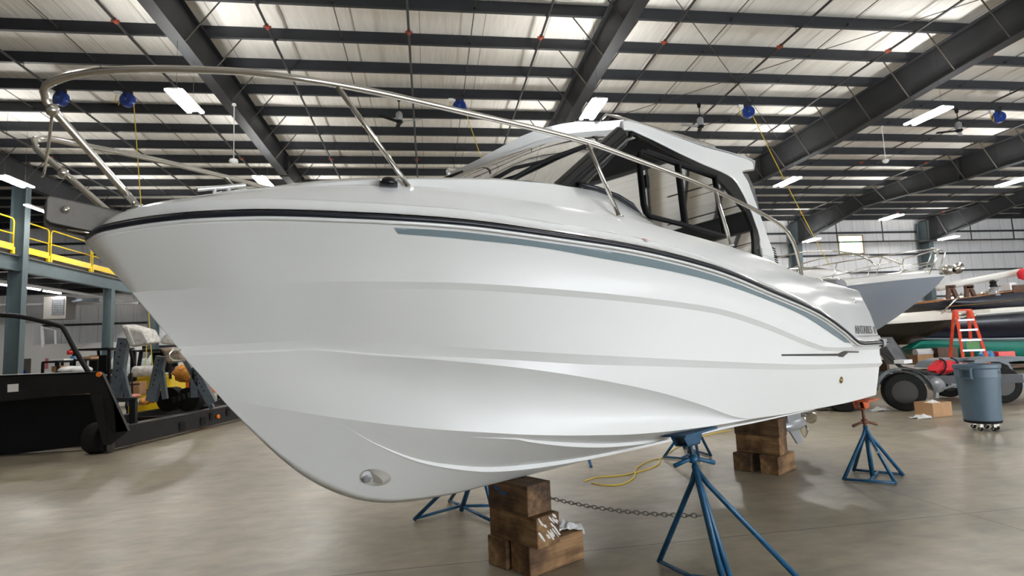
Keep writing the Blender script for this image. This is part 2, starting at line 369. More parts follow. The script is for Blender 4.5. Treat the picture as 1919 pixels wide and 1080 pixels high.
# trees in daylight outside the window
m, nt, b = node_mat('sunlit_foliage'); tcn = add(nt, 'ShaderNodeTexCoord'); nn = add(nt, 'ShaderNodeTexNoise'); nn.inputs['Scale'].default_value = 0.9; nn.inputs['Detail'].default_value = 8
rr = add(nt, 'ShaderNodeValToRGB'); rr.color_ramp.elements[0].position = .35; rr.color_ramp.elements[0].color = (.35, .50, .25, 1); rr.color_ramp.elements[1].position = .6; rr.color_ramp.elements[1].color = (.70, .80, .60, 1)
nt.links.new(tcn.outputs['Object'], nn.inputs[0]); nt.links.new(nn.outputs[0], rr.inputs[0]); nt.links.new(rr.outputs[0], b.inputs['Base Color'])
tb = MB()
for i in range(26): tb.blob((34 + random.uniform(-3, 3.4), 45 + random.uniform(-1.5, 1.5), random.uniform(6.2, 10.3)), (random.uniform(.4, .9),) * 3, 9, 6, .25)
tr = empty('tree', 'leafy tree outside, seen through the small high window', 'tree', (34, 45, 0))
for o in (tb.build('foliage', m, tr, True), MB().tube([(34, 45, -.2), (34.2, 45, 8)], .3, 8).build('trunk', BROWNW, tr)): o.matrix_parent_inverse = Matrix.Translation((-34, -45, 0))

# wall girts
for i, z in enumerate((2.45, 3.85, 5.65, 6.88, 8.45)):
    tag(MB().box(((X0 + X1) / 2, Y1 - .11, z), (X1 - X0 - .02, .22, .10 if z > 3 else .14)).build('wall_girt', PURL),
        ['lowest dark girt running along the back wall', 'second dark girt from the floor on the back wall', 'middle dark girt on the back wall, just above the boats',
         'dark girt on the back wall right under the small window', 'topmost dark girt on the back wall, above the small window'][i], 'girt', 'girts along the back wall')

# purlins
ORD = ['', 'first', 'second', 'third', 'fourth', 'fifth', 'sixth', 'seventh', 'eighth', 'ninth', 'tenth', 'eleventh', 'twelfth', 'thirteenth', 'fourteenth', 'fifteenth', 'sixteenth', 'seventeenth', 'eighteenth', 'nineteenth', 'twentieth', 'twenty-first']
PY = [14.45 + 1.524 * k for k in range(-6, 14)]
pm = MB().bar((X0, 0, PD / 2), (X1, 0, PD / 2), .02, PD, (0, 0, 1))
pm = MB().box(((X0 + X1) / 2, 0, PD / 2), (X1 - X0 - .02, .02, PD - .01)).box(((X0 + X1) / 2, -.045, .01), (X1 - X0 - .02, .09, .02)).box(((X0 + X1) / 2, .045, PD - .015), (X1 - X0 - .02, .09, .015))
p0 = None
for i, y in enumerate(PY):
    if p0 is None: p0 = o = pm.build('roof_purlin', PURL)
    else: o = p0.copy(); COL.objects.link(o)
    o.location = (0, y, zpur(y))
    tag(o, 'dark purlin crossing under the white roof, %s counted from the back wall' % ORD[len(PY) - i], 'purlin', 'purlins under the roof')

# rafters: tapered I-beams with stiffeners and flange braces
def rafter(X, prof, label):
    R = empty('roof_beam', label, 'beam', (X, 0, 0), 0, 'tapered rafters')
    top = lambda y: zpur(y) - 0.005
    ys = [p[0] for p in prof]; zbot = lambda y: interp(prof, y)
    V = []; F = []
    for y in ys: V += [(-.008, y, top(y)), (.008, y, top(y)), (.008, y, zbot(y)), (-.008, y, zbot(y))]
    for i in range(len(ys) - 1):
        for k in range(4): a = i * 4 + k; b_ = i * 4 + (k + 1) % 4; F.append((a, b_, b_ + 4, a + 4))
    F += [(0, 3, 2, 1), tuple(4 * (len(ys) - 1) + k for k in range(4))]
    obj('web', V, F, BEAM, R)
    fl = MB()
    for i in range(len(ys) - 1):
        fl.bar((0, ys[i], zbot(ys[i])), (0, ys[i + 1], zbot(ys[i + 1])), .30, .022)
    fl.build('bottom_flange', BEAM, R)
    fl = MB(); fl.bar((0, ys[0], top(ys[0]) - .015), (0, ys[-1], top(ys[-1]) - .015), .25, .02); fl.build('top_flange', BEAM, R)
    for y in (22.4,):
        MB().box((0, y, (top(y) + zbot(y)) / 2 - .03), (.30, .06, top(y) - zbot(y) + .02)).build('splice_plate', BEAM, R)
    for y in PY:
        if y < 9 or y > 34: continue
        for sx in (-1, 1):
            MB().tube([(sx * .85, y + .03, zpur(y) + .03), (sx * .13, y + .03, zbot(y) + .03)], .018, 6).build('flange_brace', RODM, R)
    return R
PROFA = [(Y0, 8.75), (14, 8.62), (18.5, 8.55), (22.4, 8.50), (28.2, 8.60), (34.2, 7.60), (34.9, 7.55)]
PROFB = [(Y0, 8.95), (11, 8.66), (18, 8.30), (22.4, 8.32), (28.2, 8.60), (34.2, 7.60), (34.9, 7.55)]
RX_ = [-15.25, -5.30, 4.60, 14.55, 24.5, 34.4]
rn = ['far-left tapered roof beam above the mezzanine', 'tapered roof beam running down over the bow of the white boat', 'tapered roof beam above the cabin roof of the white boat',
      'large tapered roof beam crossing the upper right', 'second large roof beam from the right, reaching the wall behind the cabin', 'roof beam at the far right of the hall']
for i, X in enumerate(RX_): rafter(X, PROFB if i in (3, 4, 5) else PROFA, rn[i])
# columns on the back wall
cl = ['behind the bow of the white boat', 'hidden behind the cabin of the white boat', 'left of the small window', 'right of the small window']
for i, X in enumerate([-15.25, -5.30, 24.5, 34.4]):
    R = empty('wall_column', ['dark steel column on the back wall at the far left end of the mezzanine', 'dark steel column on the back wall beyond the bow of the white boat',
              'dark steel wall column to the left of the small window', 'dark steel wall column to the right of the small window'][i], 'column', (X, 0, 0), 0, 'wall columns')
    s = MB(); s.prism([(-.01, 34.15, 9.1), (-.01, 35.05, 9.1), (-.01, 35.05, 0), (-.01, 34.75, 0), (-.01, 34.25, 7.4)], (.02, 0, 0)); s.build('web', COLUMN, R)
    s = MB(); s.bar((0, 34.70, 0), (0, 34.15, 7.55), .36, .03, (0, 1, 0)); s.box((0, 35.06, 4.5), (.32, .02, 9)); s.build('flange', COLUMN, R)
# sprinkler branch pipes under the purlins with red couplings
pl = ['sprinkler pipe']
for i in range(17):
    X = -13.75 + 3.37 * i
    R = empty('sprinkler_pipe', 'thin black sprinkler pipe under the purlins, %s from the left side of the hall' % ORD[i + 1], 'pipe', (X, 0, 0), 0, 'sprinkler pipes under the roof')
    MB().tube([(0, 6, zpur(6) - .05), (0, 33.6, zpur(33.6) - .05)], .032, 8).build('pipe', PIPE, R)
    for y in (13.75, 22.9, 32.0):
        MB().tube([(0, y - .07, zpur(y) - .05), (0, y + .07, zpur(y) - .05)], .052, 8).tube([(-.09, y, zpur(y) - .05), (.09, y, zpur(y) - .05)], .025, 6).build('coupling', REDC, R)
    hp = None
    for y in PY:
        if 9 < y < 33:
            if hp is None: hp = hb = MB().tube([(0, 0, -.05), (0, 0, .12)], .008, 5).build('hanger', PIPE, R)
            else: hb = hp.copy(); COL.objects.link(hb)
            hb.location = (0, y + .1, zpur(y))
# sag rods at the thirds of every bay
for i in range(-1, 5):
    for k in (1, 2):
        X = -5.30 + 9.93 * i + 3.31 * k
        if X > 45: continue
        rod = MB().tube([(X, 7, zpur(7) + .12), (X, 34, zpur(34) + .12)], .014, 5)
        for y in PY:
            if 8 < y < 30: rod.tube([(X, y - .10, zpur(y) + .12), (X, y - .02, zpur(y) + .12)], .03, 6)
        tag(rod.build('sag_rod', RODM), 'thin tie rod threaded through the purlins, %s from the left side of the hall' % ORD[(i + 1) * 2 + k], 'rod', 'tie rods through the purlins')
for a, b_, l in (((4.9, 10.9, .05), (14.2, 20.5, .05), 'cross-bracing cable from upper left to lower right between two big beams'), ((14.3, 11, .05), (4.9, 20.6, .05), 'cross-bracing cable from upper right to lower left between two big beams')):
    tag(MB().tube([(a[0], a[1], zpur(a[1]) + a[2]), (b_[0], b_[1], zpur(b_[1]) + b_[2])], .012, 5).build('bracing_cable', RODM), l, 'cable', 'bracing cables in the roof')
# sprinkler main along the back wall with drops
R = empty('sprinkler_main', 'black sprinkler main pipe running along the back wall below the roof', 'pipe', (0, 33.4, 7.5))
MB().tube([(X0 + .5, 0, .0), (X1 - .5, 0, .0)], .05, 8).build('pipe', PIPE, R)
for X in [-13.75 + 3.37 * i for i in range(17)]:
    MB().tube([(X, 0, .0), (X, 0, 1.55)], .035, 6).build('riser', PIPE, R)

# ceiling strip lamps (two LED tubes each) hung on thin cables
def lamp(X, Y, Z, single=False):
    R = empty('ceiling_lamp', 'x', 'lamp', (X, Y, Z))
    h = MB(); h.box((0, 0, .03), (.21 if not single else .12, 1.22, .03)); h.box((0, -.5, .02), (.34 if not single else .14, .03, .02)); h.box((0, .5, .02), (.34 if not single else .14, .03, .02)); h.box((0, 0, .06), (.08, 1.0, .05)); h.build('housing', LAMPH, R)
    for sx in ((-.14, .14) if not single else (0,)):
        MB().box((sx, 0, 0), (.085, 1.22, .035)).build("tube", LED, R)
    c = MB()
    for sy in (-.45, .45): c.tube([(0, sy, .07), (0, sy, zpur(Y) - Z)], .004, 4)
    c.build('cable', PIPE, R)
    return R
lampnames = {(1, 2): 'double strip lamp glowing above the bow rail of the white boat', (1, 3): 'small distant double strip lamp just above the foredeck', (2, 2): 'double strip lamp glowing just above the cabin roof',
             (3, 2): 'double strip lamp at the upper right, right of the largest roof beam', (3, 3): 'strip lamp right of the cabin, crossed by the slack yellow cord', (4, 3): 'strip lamp at the far right edge between two roof beams',
             (4, 4): 'strip lamp above and right of the small window', (4, 5): 'strip lamp just left of the small window', (5, 5): 'strip lamp near the wall, right of the small window', (0, 3): 'double strip lamp at the left edge beside the mezzanine column'}
LROW = [-12.75, -5.30, 4.25, 13.8, 23.9, 33.7]
for i, X in enumerate(LROW):
    for j in range(1, 6):
        if (j == 1 and i >= 3) or (i == 0 and j < 3): continue
        Y = 0.7 + 6.27 * j + .1
        r = lamp(X, Y, 7.42)
        r['label'] = lampnames.get((i, j), 'strip lamp under the roof, %s row from the left, %s from the back wall' % (ORD[i + 1], ORD[6 - j]))
        r['group'] = 'strip lamps under the roof'
r = lamp(-14.2, 23.0, 7.4, True); r['label'] = 'single strip lamp left of the bow roller, above the yellow railing'; r['group'] = 'strip lamps under the roof'

# ceiling fans
def fan(X, Y):
    R = empty('ceiling_fan', 'x', 'fan', (X, Y, zpur(Y)))
    MB().lathe([(.01, 0), (.07, -.03), (.05, -.16), (.02, -.18)], (0, 0, 0), n=14).tube([(0, 0, 0), (0, 0, -.62)], .016, 8).build('downrod', BLACKM, R, True)
    MB().lathe([(.04, -.50), (.10, -.56), (.11, -.80), (.07, -.86)], (0, 0, 0), n=18).build('motor', GREYP, R, True)
    MB().lathe([(.10, -.78), (.13, -.82), (.08, -.88)], (0, 0, 0), n=18).build('hub', BLACKM, R, True)
    for k in range(3):
        a = k * 2 * PI / 3 + .35 + X; d = Vector((math.cos(a), math.sin(a), 0)); q = Vector((-d.y, d.x, 0))
        M = Matrix((d, (q + Vector((0, 0, .22))).normalized(), d.cross(q))).transposed()
        MB().box(d * .42 + Vector((0, 0, -.83)), (.64, .13, .008), M=M).build('blade', BLACKM if k else GREYP, R)
    return R
for X, l in ((-.70, 'ceiling fan above the foredeck, between the bow rail and the roof'), (9.25, 'ceiling fan above the roof rack of the cabin'), (19.2, 'ceiling fan at the upper right beside the blue cord reel')):
    f = fan(X, 17.38); f['label'] = l; f['group'] = 'ceiling fans'
# blue cord reels with yellow cord
def reel(X, Y, cordpts, label):
    R = empty('cord_reel', label, 'reel', (X, Y, zpur(Y) - .05), 0, 'blue cord reels under the roof')
    MB().lathe([(.06, -.09), (.20, -.09), (.21, -.05), (.21, .05), (.20, .09), (.06, .09)], (0, 0, -.26), (0.35, 1, 0), n=22).build('drum', REELB, R, True, sharp=40)
    MB().box((0, 0, -.04), (.26, .06, .10)).box((-.05, 0, -.12), (.03, .22, .14)).build('bracket', PIPE, R)
    MB().lathe([(.045, -.12), (.05, .12)], (0, 0, -.26), (0.35, 1, 0), n=12).build('hub', BLUES, R, True)
    MB().box((-.27, 0, -.06), (.16, .10, .09)).build('outlet_box', WHITEP, R)
    MB().tube([(-.30, 0, -.1), (-.34, 0, -.30), (-.24, 0, -.42), (-.2, 0, -.2)], .013, 6).build('pigtail', YCORD, R)
    if cordpts: MB().tube([Vector(p) - Vector((X, Y, zpur(Y) - .05)) for p in cordpts], .012, 6).build('cord', YCORD, R)
def sag(a, b_, s, n=14):
    a = Vector(a); b_ = Vector(b_); return [a.lerp(b_, t / n) - Vector((0, 0, 4 * s * (t / n) * (1 - t / n))) for t in range(n + 1)]
reel(-8.45, 17.35, sag((-8.28, 17.35, 9.05), onY(286, 692, 16.9), .0), 'blue cord reel under the roof behind the left end of the bow rail')
reel(1.19, 17.35, sag((1.36, 17.35, 9.05), onY(937, 402, 16.8), .0), 'blue cord reel partly hidden behind the top of the bow rail')
reel(11.0, 17.35, sag((11.17, 17.35, 9.05), onY(1556, 500, 19.0), .12), 'blue cord reel above the cabin, with a long slack yellow cord')
reel(20.9, 17.35, None, 'blue cord reel at the upper right edge under the roof')
reel(-10.2, 17.35, None, 'blue cord reel peeking out behind the corner of the bow rail')
for x, y, l, s, n in ((-5.1, 16.0, 1.55, 'white sensor hanging on a rod left of the bow-side roof beam', 0), (17.6, 19.02, 1.32, 'white sensor hanging on a rod below the largest roof beam', 0)):
    R = empty('hanging_sensor', s, 'sensor', (x, y, 8.55 if x < 0 else zpur(y) + .02), 0, 'hanging white sensors')
    MB().tube([(0, 0, 0), (0, 0, -l)], .012, 6).lathe([(.05, 0), (.06, -.05), (.02, -.07)], (0, 0, 0), n=12).build('rod', WHITEP, R)
    MB().lathe([(.02, 0), (.10, -.03), (.12, -.09), (.07, -.15), (.03, -.17)], (0, 0, -l), n=16).build('sensor_head', WHITEP, R, True)

# ------------------------------------------------------------------ mezzanine on the left
MX = -15.2
R = empty('mezzanine_edge_beam', 'long blue-grey steel beam carrying the edge of the mezzanine', 'beam', (MX, 0, 5.2))
s = MB(); s.box((0, 24.5, .27), (.015, 21, .55)); s.box((0, 24.5, 0), (.22, 21, .025)); s.box((0, 24.5, .55), (.22, 21, .025)); s.build('web_and_flanges', COLUMN, R)
tag(MB().box(((X0 + MX) / 2 + .1, 24.1, 5.86), (MX - X0 - .3, 19.8, .14)).build('mezzanine_deck', mat('deck_edge_wood', (.12, .085, .05), .7)), 'mezzanine floor deck at the far left, under the yellow railing', 'deck')
for y, z1, lab in ((23.75, 8.45, 'thick blue-grey column at the left edge, rising past the mezzanine to the roof beam'), (30.0, 5.2, 'slimmer blue-grey column under the mezzanine beam, left of the bow')):
    R = empty('mezzanine_column', lab, 'column', (MX, y, 0), 0, 'mezzanine columns')
    q = .48 if z1 > 6 else .36
    s = MB(); s.box((-q / 2, 0, z1 / 2), (.02, .30, z1)); s.box((q / 2, 0, z1 / 2), (.02, .30, z1)); s.box((0, 0, z1 / 2), (q, .015, z1)); s.build('shaft', COLUMN, R)
    MB().box((0, 0, .015), (q + .15, .45, .03)).build('base_plate', COLUMN, R)
def railing(y0, y1, lab):
    R = empty('guard_rail', lab, 'railing', (MX + .05, (y0 + y1) / 2, 5.93), 0, 'yellow guard rail panels on the mezzanine'); h = (y1 - y0) / 2
    r = .12
    MB().tube([(0, -h, 0), (0, -h, 1.08), (0, -h + .04, 1.16), (0, -h + r, 1.2), (0, h - r, 1.2), (0, h - .04, 1.16), (0, h, 1.08), (0, h, 0)], .028, 8).build('frame', YEL, R, True)
    MB().tube([(0, -h, .62), (0, h, .62)], .024, 8).build('mid_rail', YEL, R, True)
    MB().box((.03, 0, .12), (.012, 2 * h, .24)).build('toe_board', YEL, R)
    for sy in (-h, h): MB().box((.0, sy, .0), (.10, .09, .25)).build('post_foot', YEL, R)
for a, b_, l in ((20.9, 23.35, 'yellow guard rail panel at the left edge, left of the thick column'), (23.95, 25.35, 'short yellow guard rail panel just right of the thick column'),
                 (25.5, 28.3, 'yellow guard rail panel second to the right of the thick column'), (28.45, 31.2, 'yellow guard rail panel partly hidden behind the stem of the white boat')): railing(a, b_, l)
for i, (px, py, L_) in enumerate(((18, 536, 0), (58, 541, 0), (98, 548, 0))):
    p = onZ(px, py, 5.12)
    R = empty('shop_lamp', ['strip lamp under the mezzanine at the left edge of the picture', 'strip lamp under the mezzanine, the middle of three', 'strip lamp under the mezzanine, nearest the slim column'][i], 'lamp', p, .0, 'strip lamps under the mezzanine')
    MB().box((0, 0, .04), (.12, 1.2, .04)).build('housing', LAMPH, R); MB().box((0, 0, 0), (.08, 1.2, .03)).build('tube', LED, R)
    MB().tube([(0, .4, .05), (0, .4, .66)], .005, 4).build('cable', PIPE, R)
for y in range(16, 35, 2):
    tag(MB().box(((X0 + MX) / 2 - .1, y, 5.66), (MX - X0 - .2, .12, .26)).build('floor_joist', BEAM), 'dark steel joist under the mezzanine deck, %s from the front' % ORD[(y - 14) // 2], 'joist', 'joists under the mezzanine deck')
for i, (a, b_) in enumerate((((MX - 1, 20, 4.9), (MX - .6, 34.8, 4.9)), ((-24, 31, 4.75), (-15.3, 33, 4.75)))):
    tag(MB().tube([a, b_], .07, 8).build('overhead_pipe', mat('pale_pipe', (.45, .45, .45), .5)), ['pale pipe running to the back under the mezzanine edge', 'pale pipe crossing sideways under the mezzanine near the wall'][i], 'pipe')
# unit heater under the mezzanine
p = onY(112, 578, 31)
R = empty('unit_heater', 'grey box heater hanging under the mezzanine near the back wall', 'heater', p)
MB().box((0, 0, 0), (1.0, .8, 1.1)).build('casing', mat('heater_grey', (.16, .15, .14), .5), R, bevel=.02)
g = MB().box((.15, -.42, .05), (.55, .02, .75)); g.build('grille_backing', BLACKM, R)
g = MB()
for k in range(9): g.box((.15, -.44, -.30 + k * .088), (.55, .015, .02))
for k in range(8): g.box((-.10 + k * .072, -.44, .05), (.012, .015, .75))
g.build('grille', GREYP, R); MB().tube([(.5, 0, .3), (1.0, 0, .38), (1.6, .3, .38)], .09, 10).build('flue', GALV, R); MB().tube([(0, 0, .5), (0, 0, 5.785 - p.z)], .03, 6).build('hanger', PIPE, R)
# office partition under the mezzanine
A = onY(-30, 652, 33.5); B = onY(265, 652, 33.5)
xd0, xd1 = onY(34, 673, 33.5).x, onY(60, 673, 33.5).x; zd = 2.05
s = MB(); zt = 2.75; xa, xb = -30.9, B.x
s.box(((xa + xd0) / 2, 33.5, zt / 2), (xd0 - xa, .12, zt)); s.box(((xd1 + xb) / 2, 33.5, zt / 2), (xb - xd1, .12, zt)); s.box(((xd0 + xd1) / 2, 33.5, (zt + zd) / 2), (xd1 - xd0, .12, zt - zd))
struct('wall_office', s, OFFICE)
s = MB(); s.box(((xa + onY(72, 610, 33.9).x) / 2, 33.9, 3.3), (onY(72, 610, 33.9).x - xa, .6, 1.2)); struct('wall_office_upper', s, OFFICE)
d = MB().box(((xd0 + xd1) / 2, 33.52, zd / 2), (xd1 - xd0 - .02, .05, zd)); dd = struct('door_1', d, mat('door_grey', (.10, .09, .075), .5))
MB().box((xd0 + .35, 33.46, 1.35), (.16, .02, .2)).build('sign', REELB, dd); MB().box((xd1 - .12, 33.45, 1.0), (.05, .06, .14)).build('door_handle', GREYP, dd)
MB().box((xd1 + .75, 33.42, 1.75), (.16, .02, .55)).build('wall_notice', mat('red_print', (.5, .16, .18), .6), None)
tag(bpy.data.objects['wall_notice'], 'narrow red and white notice on the office wall right of the door', 'sign')
s = MB().tube([onY(78, 612, 33.5), onY(80, 651, 33.5)], .09, 8); s.tube([onY(83, 615, 33.5), onY(103, 620, 33.5), onY(104, 651, 33.5)], .06, 8)
tag(s.build('vent_pipe', WHITEP), 'white vent pipes standing on top of the office wall', 'pipe')

# ================================================================== THE WHITE BOAT
BO = Vector((-1.505, 2.805, 0)); BANG = math.radians(34)
boat = empty('cabin_cruiser', 'large white cabin cruiser with a pilothouse, propped up on timber blocks and blue stands', 'boat', BO, BANG)
def Lc(u, v, w_): return Vector((u, -v, w_))       # boat coordinates: aft, towards the camera side, up
BU = Vector((math.cos(BANG), math.sin(BANG), 0)); BN = Vector((BU.y, -BU.x, 0))
def Wc(u, v, w_): return BO + BU * u + BN * v + Vector((0, 0, w_))
T_S = [(-.01, 0, 2.145), (.01, .135, 2.152), (.074, .232, 2.165), (.186, .352, 2.181), (.327, .479, 2.192), (.572, .641, 2.2), (.838, .779, 2.196), (1.15, .914, 2.19), (1.365, .992, 2.183), (1.85, 1.124, 2.151),
       (2.485, 1.238, 2.11), (3.227, 1.304, 2.033), (3.882, 1.335, 1.922), (4.863, 1.34, 1.755), (5.515, 1.325, 1.589), (5.955, 1.311, 1.462), (6.1, 1.303, 1.452), (7.0, 1.244, 1.446)]
T_KA = [(.165, 0, 1.9), (.515, .341, 1.911), (.78, .518, 1.92), (.987, .652, 1.917), (1.228, .779, 1.911), (1.435, .886, 1.903), (1.907, 1.051, 1.874), (2.543, 1.175, 1.834), (3.287, 1.25, 1.775), (3.924, 1.295, 1.669), (4.881, 1.309, 1.48), (5.1, 1.303, 1.452), (5.846, 1.285, 1.428), (7.0, 1.218, 1.404)]
T_KB = [(.355, 0, 1.64), (.856, .33, 1.647), (1.003, .423, 1.632), (1.319, .625, 1.606), (1.525, .751, 1.579), (1.991, .947, 1.529), (2.61, 1.1, 1.474), (3.325, 1.199, 1.416), (4.568, 1.271, 1.33), (7.0, 1.203, 1.217)]
T_KBL = [(.37, 0, 1.61), (.866, .306, 1.604), (1.149, .485, 1.568), (1.338, .607, 1.545), (1.721, .803, 1.508), (2.246, .984, 1.451), (2.64, 1.075, 1.421), (3.367, 1.173, 1.367), (4.632, 1.243, 1.283), (7.0, 1.167, 1.176)]
T_KC = [(.38, 0, 1.595), (.862, .316, 1.596), (1.145, .491, 1.558), (1.452, .685, 1.515), (1.815, .845, 1.458), (2.245, .979, 1.375), (2.8, 1.082, 1.25), (3.279, 1.115, 1.12), (3.764, 1.117, .984), (3.95, 1.112, .955), (4.871, 1.128, .915), (6.234, 1.122, .877), (7.0, 1.107, .870)]
T_KD = [(.56, 0, 1.37), (1.04, .294, 1.24), (1.438, .524, 1.153), (1.701, .653, 1.11), (1.984, .783, 1.068), (2.324, .888, 1.029), (2.726, .981, .993), (3.138, 1.044, .972), (3.671, 1.087, .954), (3.926, 1.097, .948), (4.871, 1.118, .909), (6.234, 1.115, .871), (7.0, 1.1, .864)]
T_K = [(-.01, 2.145), (.077, 2.029), (.169, 1.895), (.274, 1.752), (.374, 1.608), (.537, 1.398), (.665, 1.24), (.873, 1.010), (1.019, .884), (1.174, .784), (1.339, .710), (1.516, .662), (1.773, .632), (2.026, .621), (2.4, .62), (3.0, .62), (7.0, .62)]
ST = {k: smooth_tab(t) for k, t in dict(S=T_S, KA=T_KA, KB=T_KB, KBL=T_KBL, KC=T_KC, KD=T_KD, K=T_K).items()}
UEND = 7.0
def row(name, u): t = ST[name]; return (interp(t, u, 1), interp(t, u, 2))
NS = 90
def uu(name, t):
    u0 = ST[name][0][0]; return u0 + (UEND - u0) * t
tt = [(i / NS) ** 1.7 for i in range(NS + 1)]
def topside_rows():
    R = []
    def pt(name, t): u = uu(name, t); v, w_ = row(name, u); return Vector((u, v, w_))
    for t in tt:
        S = pt('S', t); A = pt('KA', t); B = pt('KB', t); BL = pt('KBL', t); Cc = pt('KC', t); Dd = pt('KD', t)
        k = sstep(0.0, .12, t)
        r = [S + Vector((0, -.008 * k, -.012)), S + Vector((0, -.022 * k, -.034))]                 # lip below the rub rail
        s0 = r[-1]
        for q in (.33, .66): r.append(s0.lerp(A, q) + Vector((0, -.02 * math.sin(PI * q) * k, 0)))
        r.append(A)
        A2 = A + Vector((0, -.030 * k, -.030 * k - .002)); r.append(A2)
        for q in (.33, .66): r.append(A2.lerp(B, q) + Vector((0, -.008 * math.sin(PI * q) * k, 0)))
        r += [B, BL]
        r += [BL.lerp(Cc, .5), Cc]
        dep = .075 * sstep(0.02, .2, t) * (1 - sstep(.36, .56, t))
        for q in (.2, .4, .6, .8): r.append(Cc.lerp(Dd, q) + Vector((0, -dep * math.sin(PI * q ** .8), .0)))
        r.append(Dd)
        R.append(r)
    return R
V_KE = [(.56, .0), (1.60, .62), (1.73, .661), (1.92, .700), (2.19, .712), (2.52, .711), (3.04, .70), (3.6, .69), (7, .69)]
V_S2 = [(.56, .0), (1.03, .285), (1.187, .301), (1.37, .319), (1.57, .325), (1.82, .328), (2.1, .325), (2.46, .33), (3, .34), (7, .34)]
V_KE = smooth_tab(V_KE); V_S2 = smooth_tab(V_S2)
def bottom_rows():
    R = []
    for t in tt:
        u = uu('KD', t); vD, wD = row('KD', u); wK = interp(ST['K'], u, 1)
        g = lambda v: wK + (wD - wK) * (v / max(vD, 1e-4))
        k1 = sstep(1.0, 2.4, u); k2 = sstep(1.6, 2.5, u)
        v2 = min(interp(V_S2, u), vD * .94); L1_ = .070 * k1; ve = max(min(interp(V_KE, u), vD * .93), v2 + L1_ + (vD - v2 - L1_) * .3); L2_ = min(.065 * k2, (vD - ve) * .6)
        P = lambda v, dz=0.0: Vector((u, v, g(v) + dz))
        sl = (wD - wK) / max(vD, 1e-3)
        vo = v2 + L1_; vp = ve + L2_
        r = [P(0), P(v2 * .12), P(v2 * .5), P(v2), Vector((u, vo, g(v2) + sl * L1_ * .12)), P(vo + .003 * k1)]
        r += [P(vo + (ve - vo) * .5), P(ve), Vector((u, vp, g(ve) + sl * L2_ * .12)), P(vp + .003 * k2), P((vp + vD) * .5)]
        R.append(r)
    return R
TOP = topside_rows(); BOT = bottom_rows()
COMB = [a_ + list(reversed(b_)) for a_, b_ in zip(TOP, BOT)]
nT = len(TOP[0]); CRE = {1, 4, 5, 8, 9, 11, nT - 1}                 # crease rows: lip, knuckles, chine
BC = {nT + 1, nT + 2, nT + 3, nT + 5, nT + 6, nT + 7}                 # strake edges
me = bpy.data.meshes.new('hull'); bm = bmesh.new()
for sgn in (1, -1):
    vs = [[bm.verts.new(Lc(p.x, p.y * sgn, p.z)) for p in r] for r in COMB]
    nr = len(COMB[0])
    for i in range(len(vs) - 1):
        for j in range(nr - 1):
            q = [vs[i][j], vs[i][j + 1], vs[i + 1][j + 1], vs[i + 1][j]]
            try: bm.faces.new(q)
            except ValueError: pass
    bm.edges.ensure_lookup_table()
    for i in range(len(vs) - 1):
        for j in CRE | BC:
            e = bm.edges.get((vs[i][j], vs[i + 1][j]))
            if e: e.smooth = False
    if sgn == 1: endA = vs[-1]
    else:
        f = bm.faces.new(endA + list(reversed(vs[-1]))[0:]); 
        for e in f.edges: e.smooth = False
bmesh.ops.remove_doubles(bm, verts=bm.verts, dist=.0008)
bmesh.ops.recalc_face_normals(bm, faces=bm.faces)
for f in bm.faces: f.smooth = True
bm.to_mesh(me); bm.free(); me.materials.append(GELH)
hull = bpy.data.objects.new('hull', me); COL.objects.link(hull); hull.parent = boat
hull['label'] = 'white hull with moulded knuckle lines'
HB = BVHTree.FromPolygons([v.co.copy() for v in hull.data.vertices], [tuple(p.vertices) for p in hull.data.polygons])
def on_hull(u, w_, sgn=1, off=.003):
    h, n, i, d = HB.ray_cast(Lc(u, 3.0 * sgn, w_), Vector((0, sgn, 0)))
    if h is None: return None
    if n.y * sgn > 0: n = -n
    return h + n * off

# deck moulding
def E_(u):      # coaming / bulwark edge
    t = [(.12, .127, 2.267), (.16, .19, 2.275), (.388, .375, 2.323), (.722, .583, 2.366), (1.2, .80, 2.384), (1.75, .965, 2.368), (2.5, 1.095, 2.339), (3.1, 1.155, 2.29), (3.72, 1.187, 2.245), (4.35, 1.20, 2.185), (4.96, 1.2, 2.111), (5.8, 1.175, 2.065), (6.80, 1.104, 2.03)]
    return interp(ES, u, 1), interp(ES, u, 2)
ES = smooth_tab([(.12, .127, 2.267), (.16, .19, 2.275), (.388, .375, 2.323), (.722, .583, 2.366), (1.2, .80, 2.384), (1.75, .965, 2.368), (2.5, 1.095, 2.339), (3.1, 1.155, 2.29), (3.72, 1.187, 2.245), (4.35, 1.20, 2.185), (4.96, 1.2, 2.111), (5.8, 1.175, 2.065), (6.80, 1.104, 2.03)])
TS = smooth_tab([(.30, .20, 2.33), (.6, .42, 2.37), (.94, .62, 2.425), (1.29, .76, 2.458), (1.75, .86, 2.505), (2.19, .90, 2.536), (2.545, .90, 2.549), (2.80, .90, 2.514), (2.95, .93, 2.44), (3.06, .99, 2.37), (3.2, 1.06, 2.30)])
dk = MB()
def outer(u0f, u):   # rows from the rub rail up to the coaming edge
    v, w_ = row('S', u); return v, w_
n1 = 100
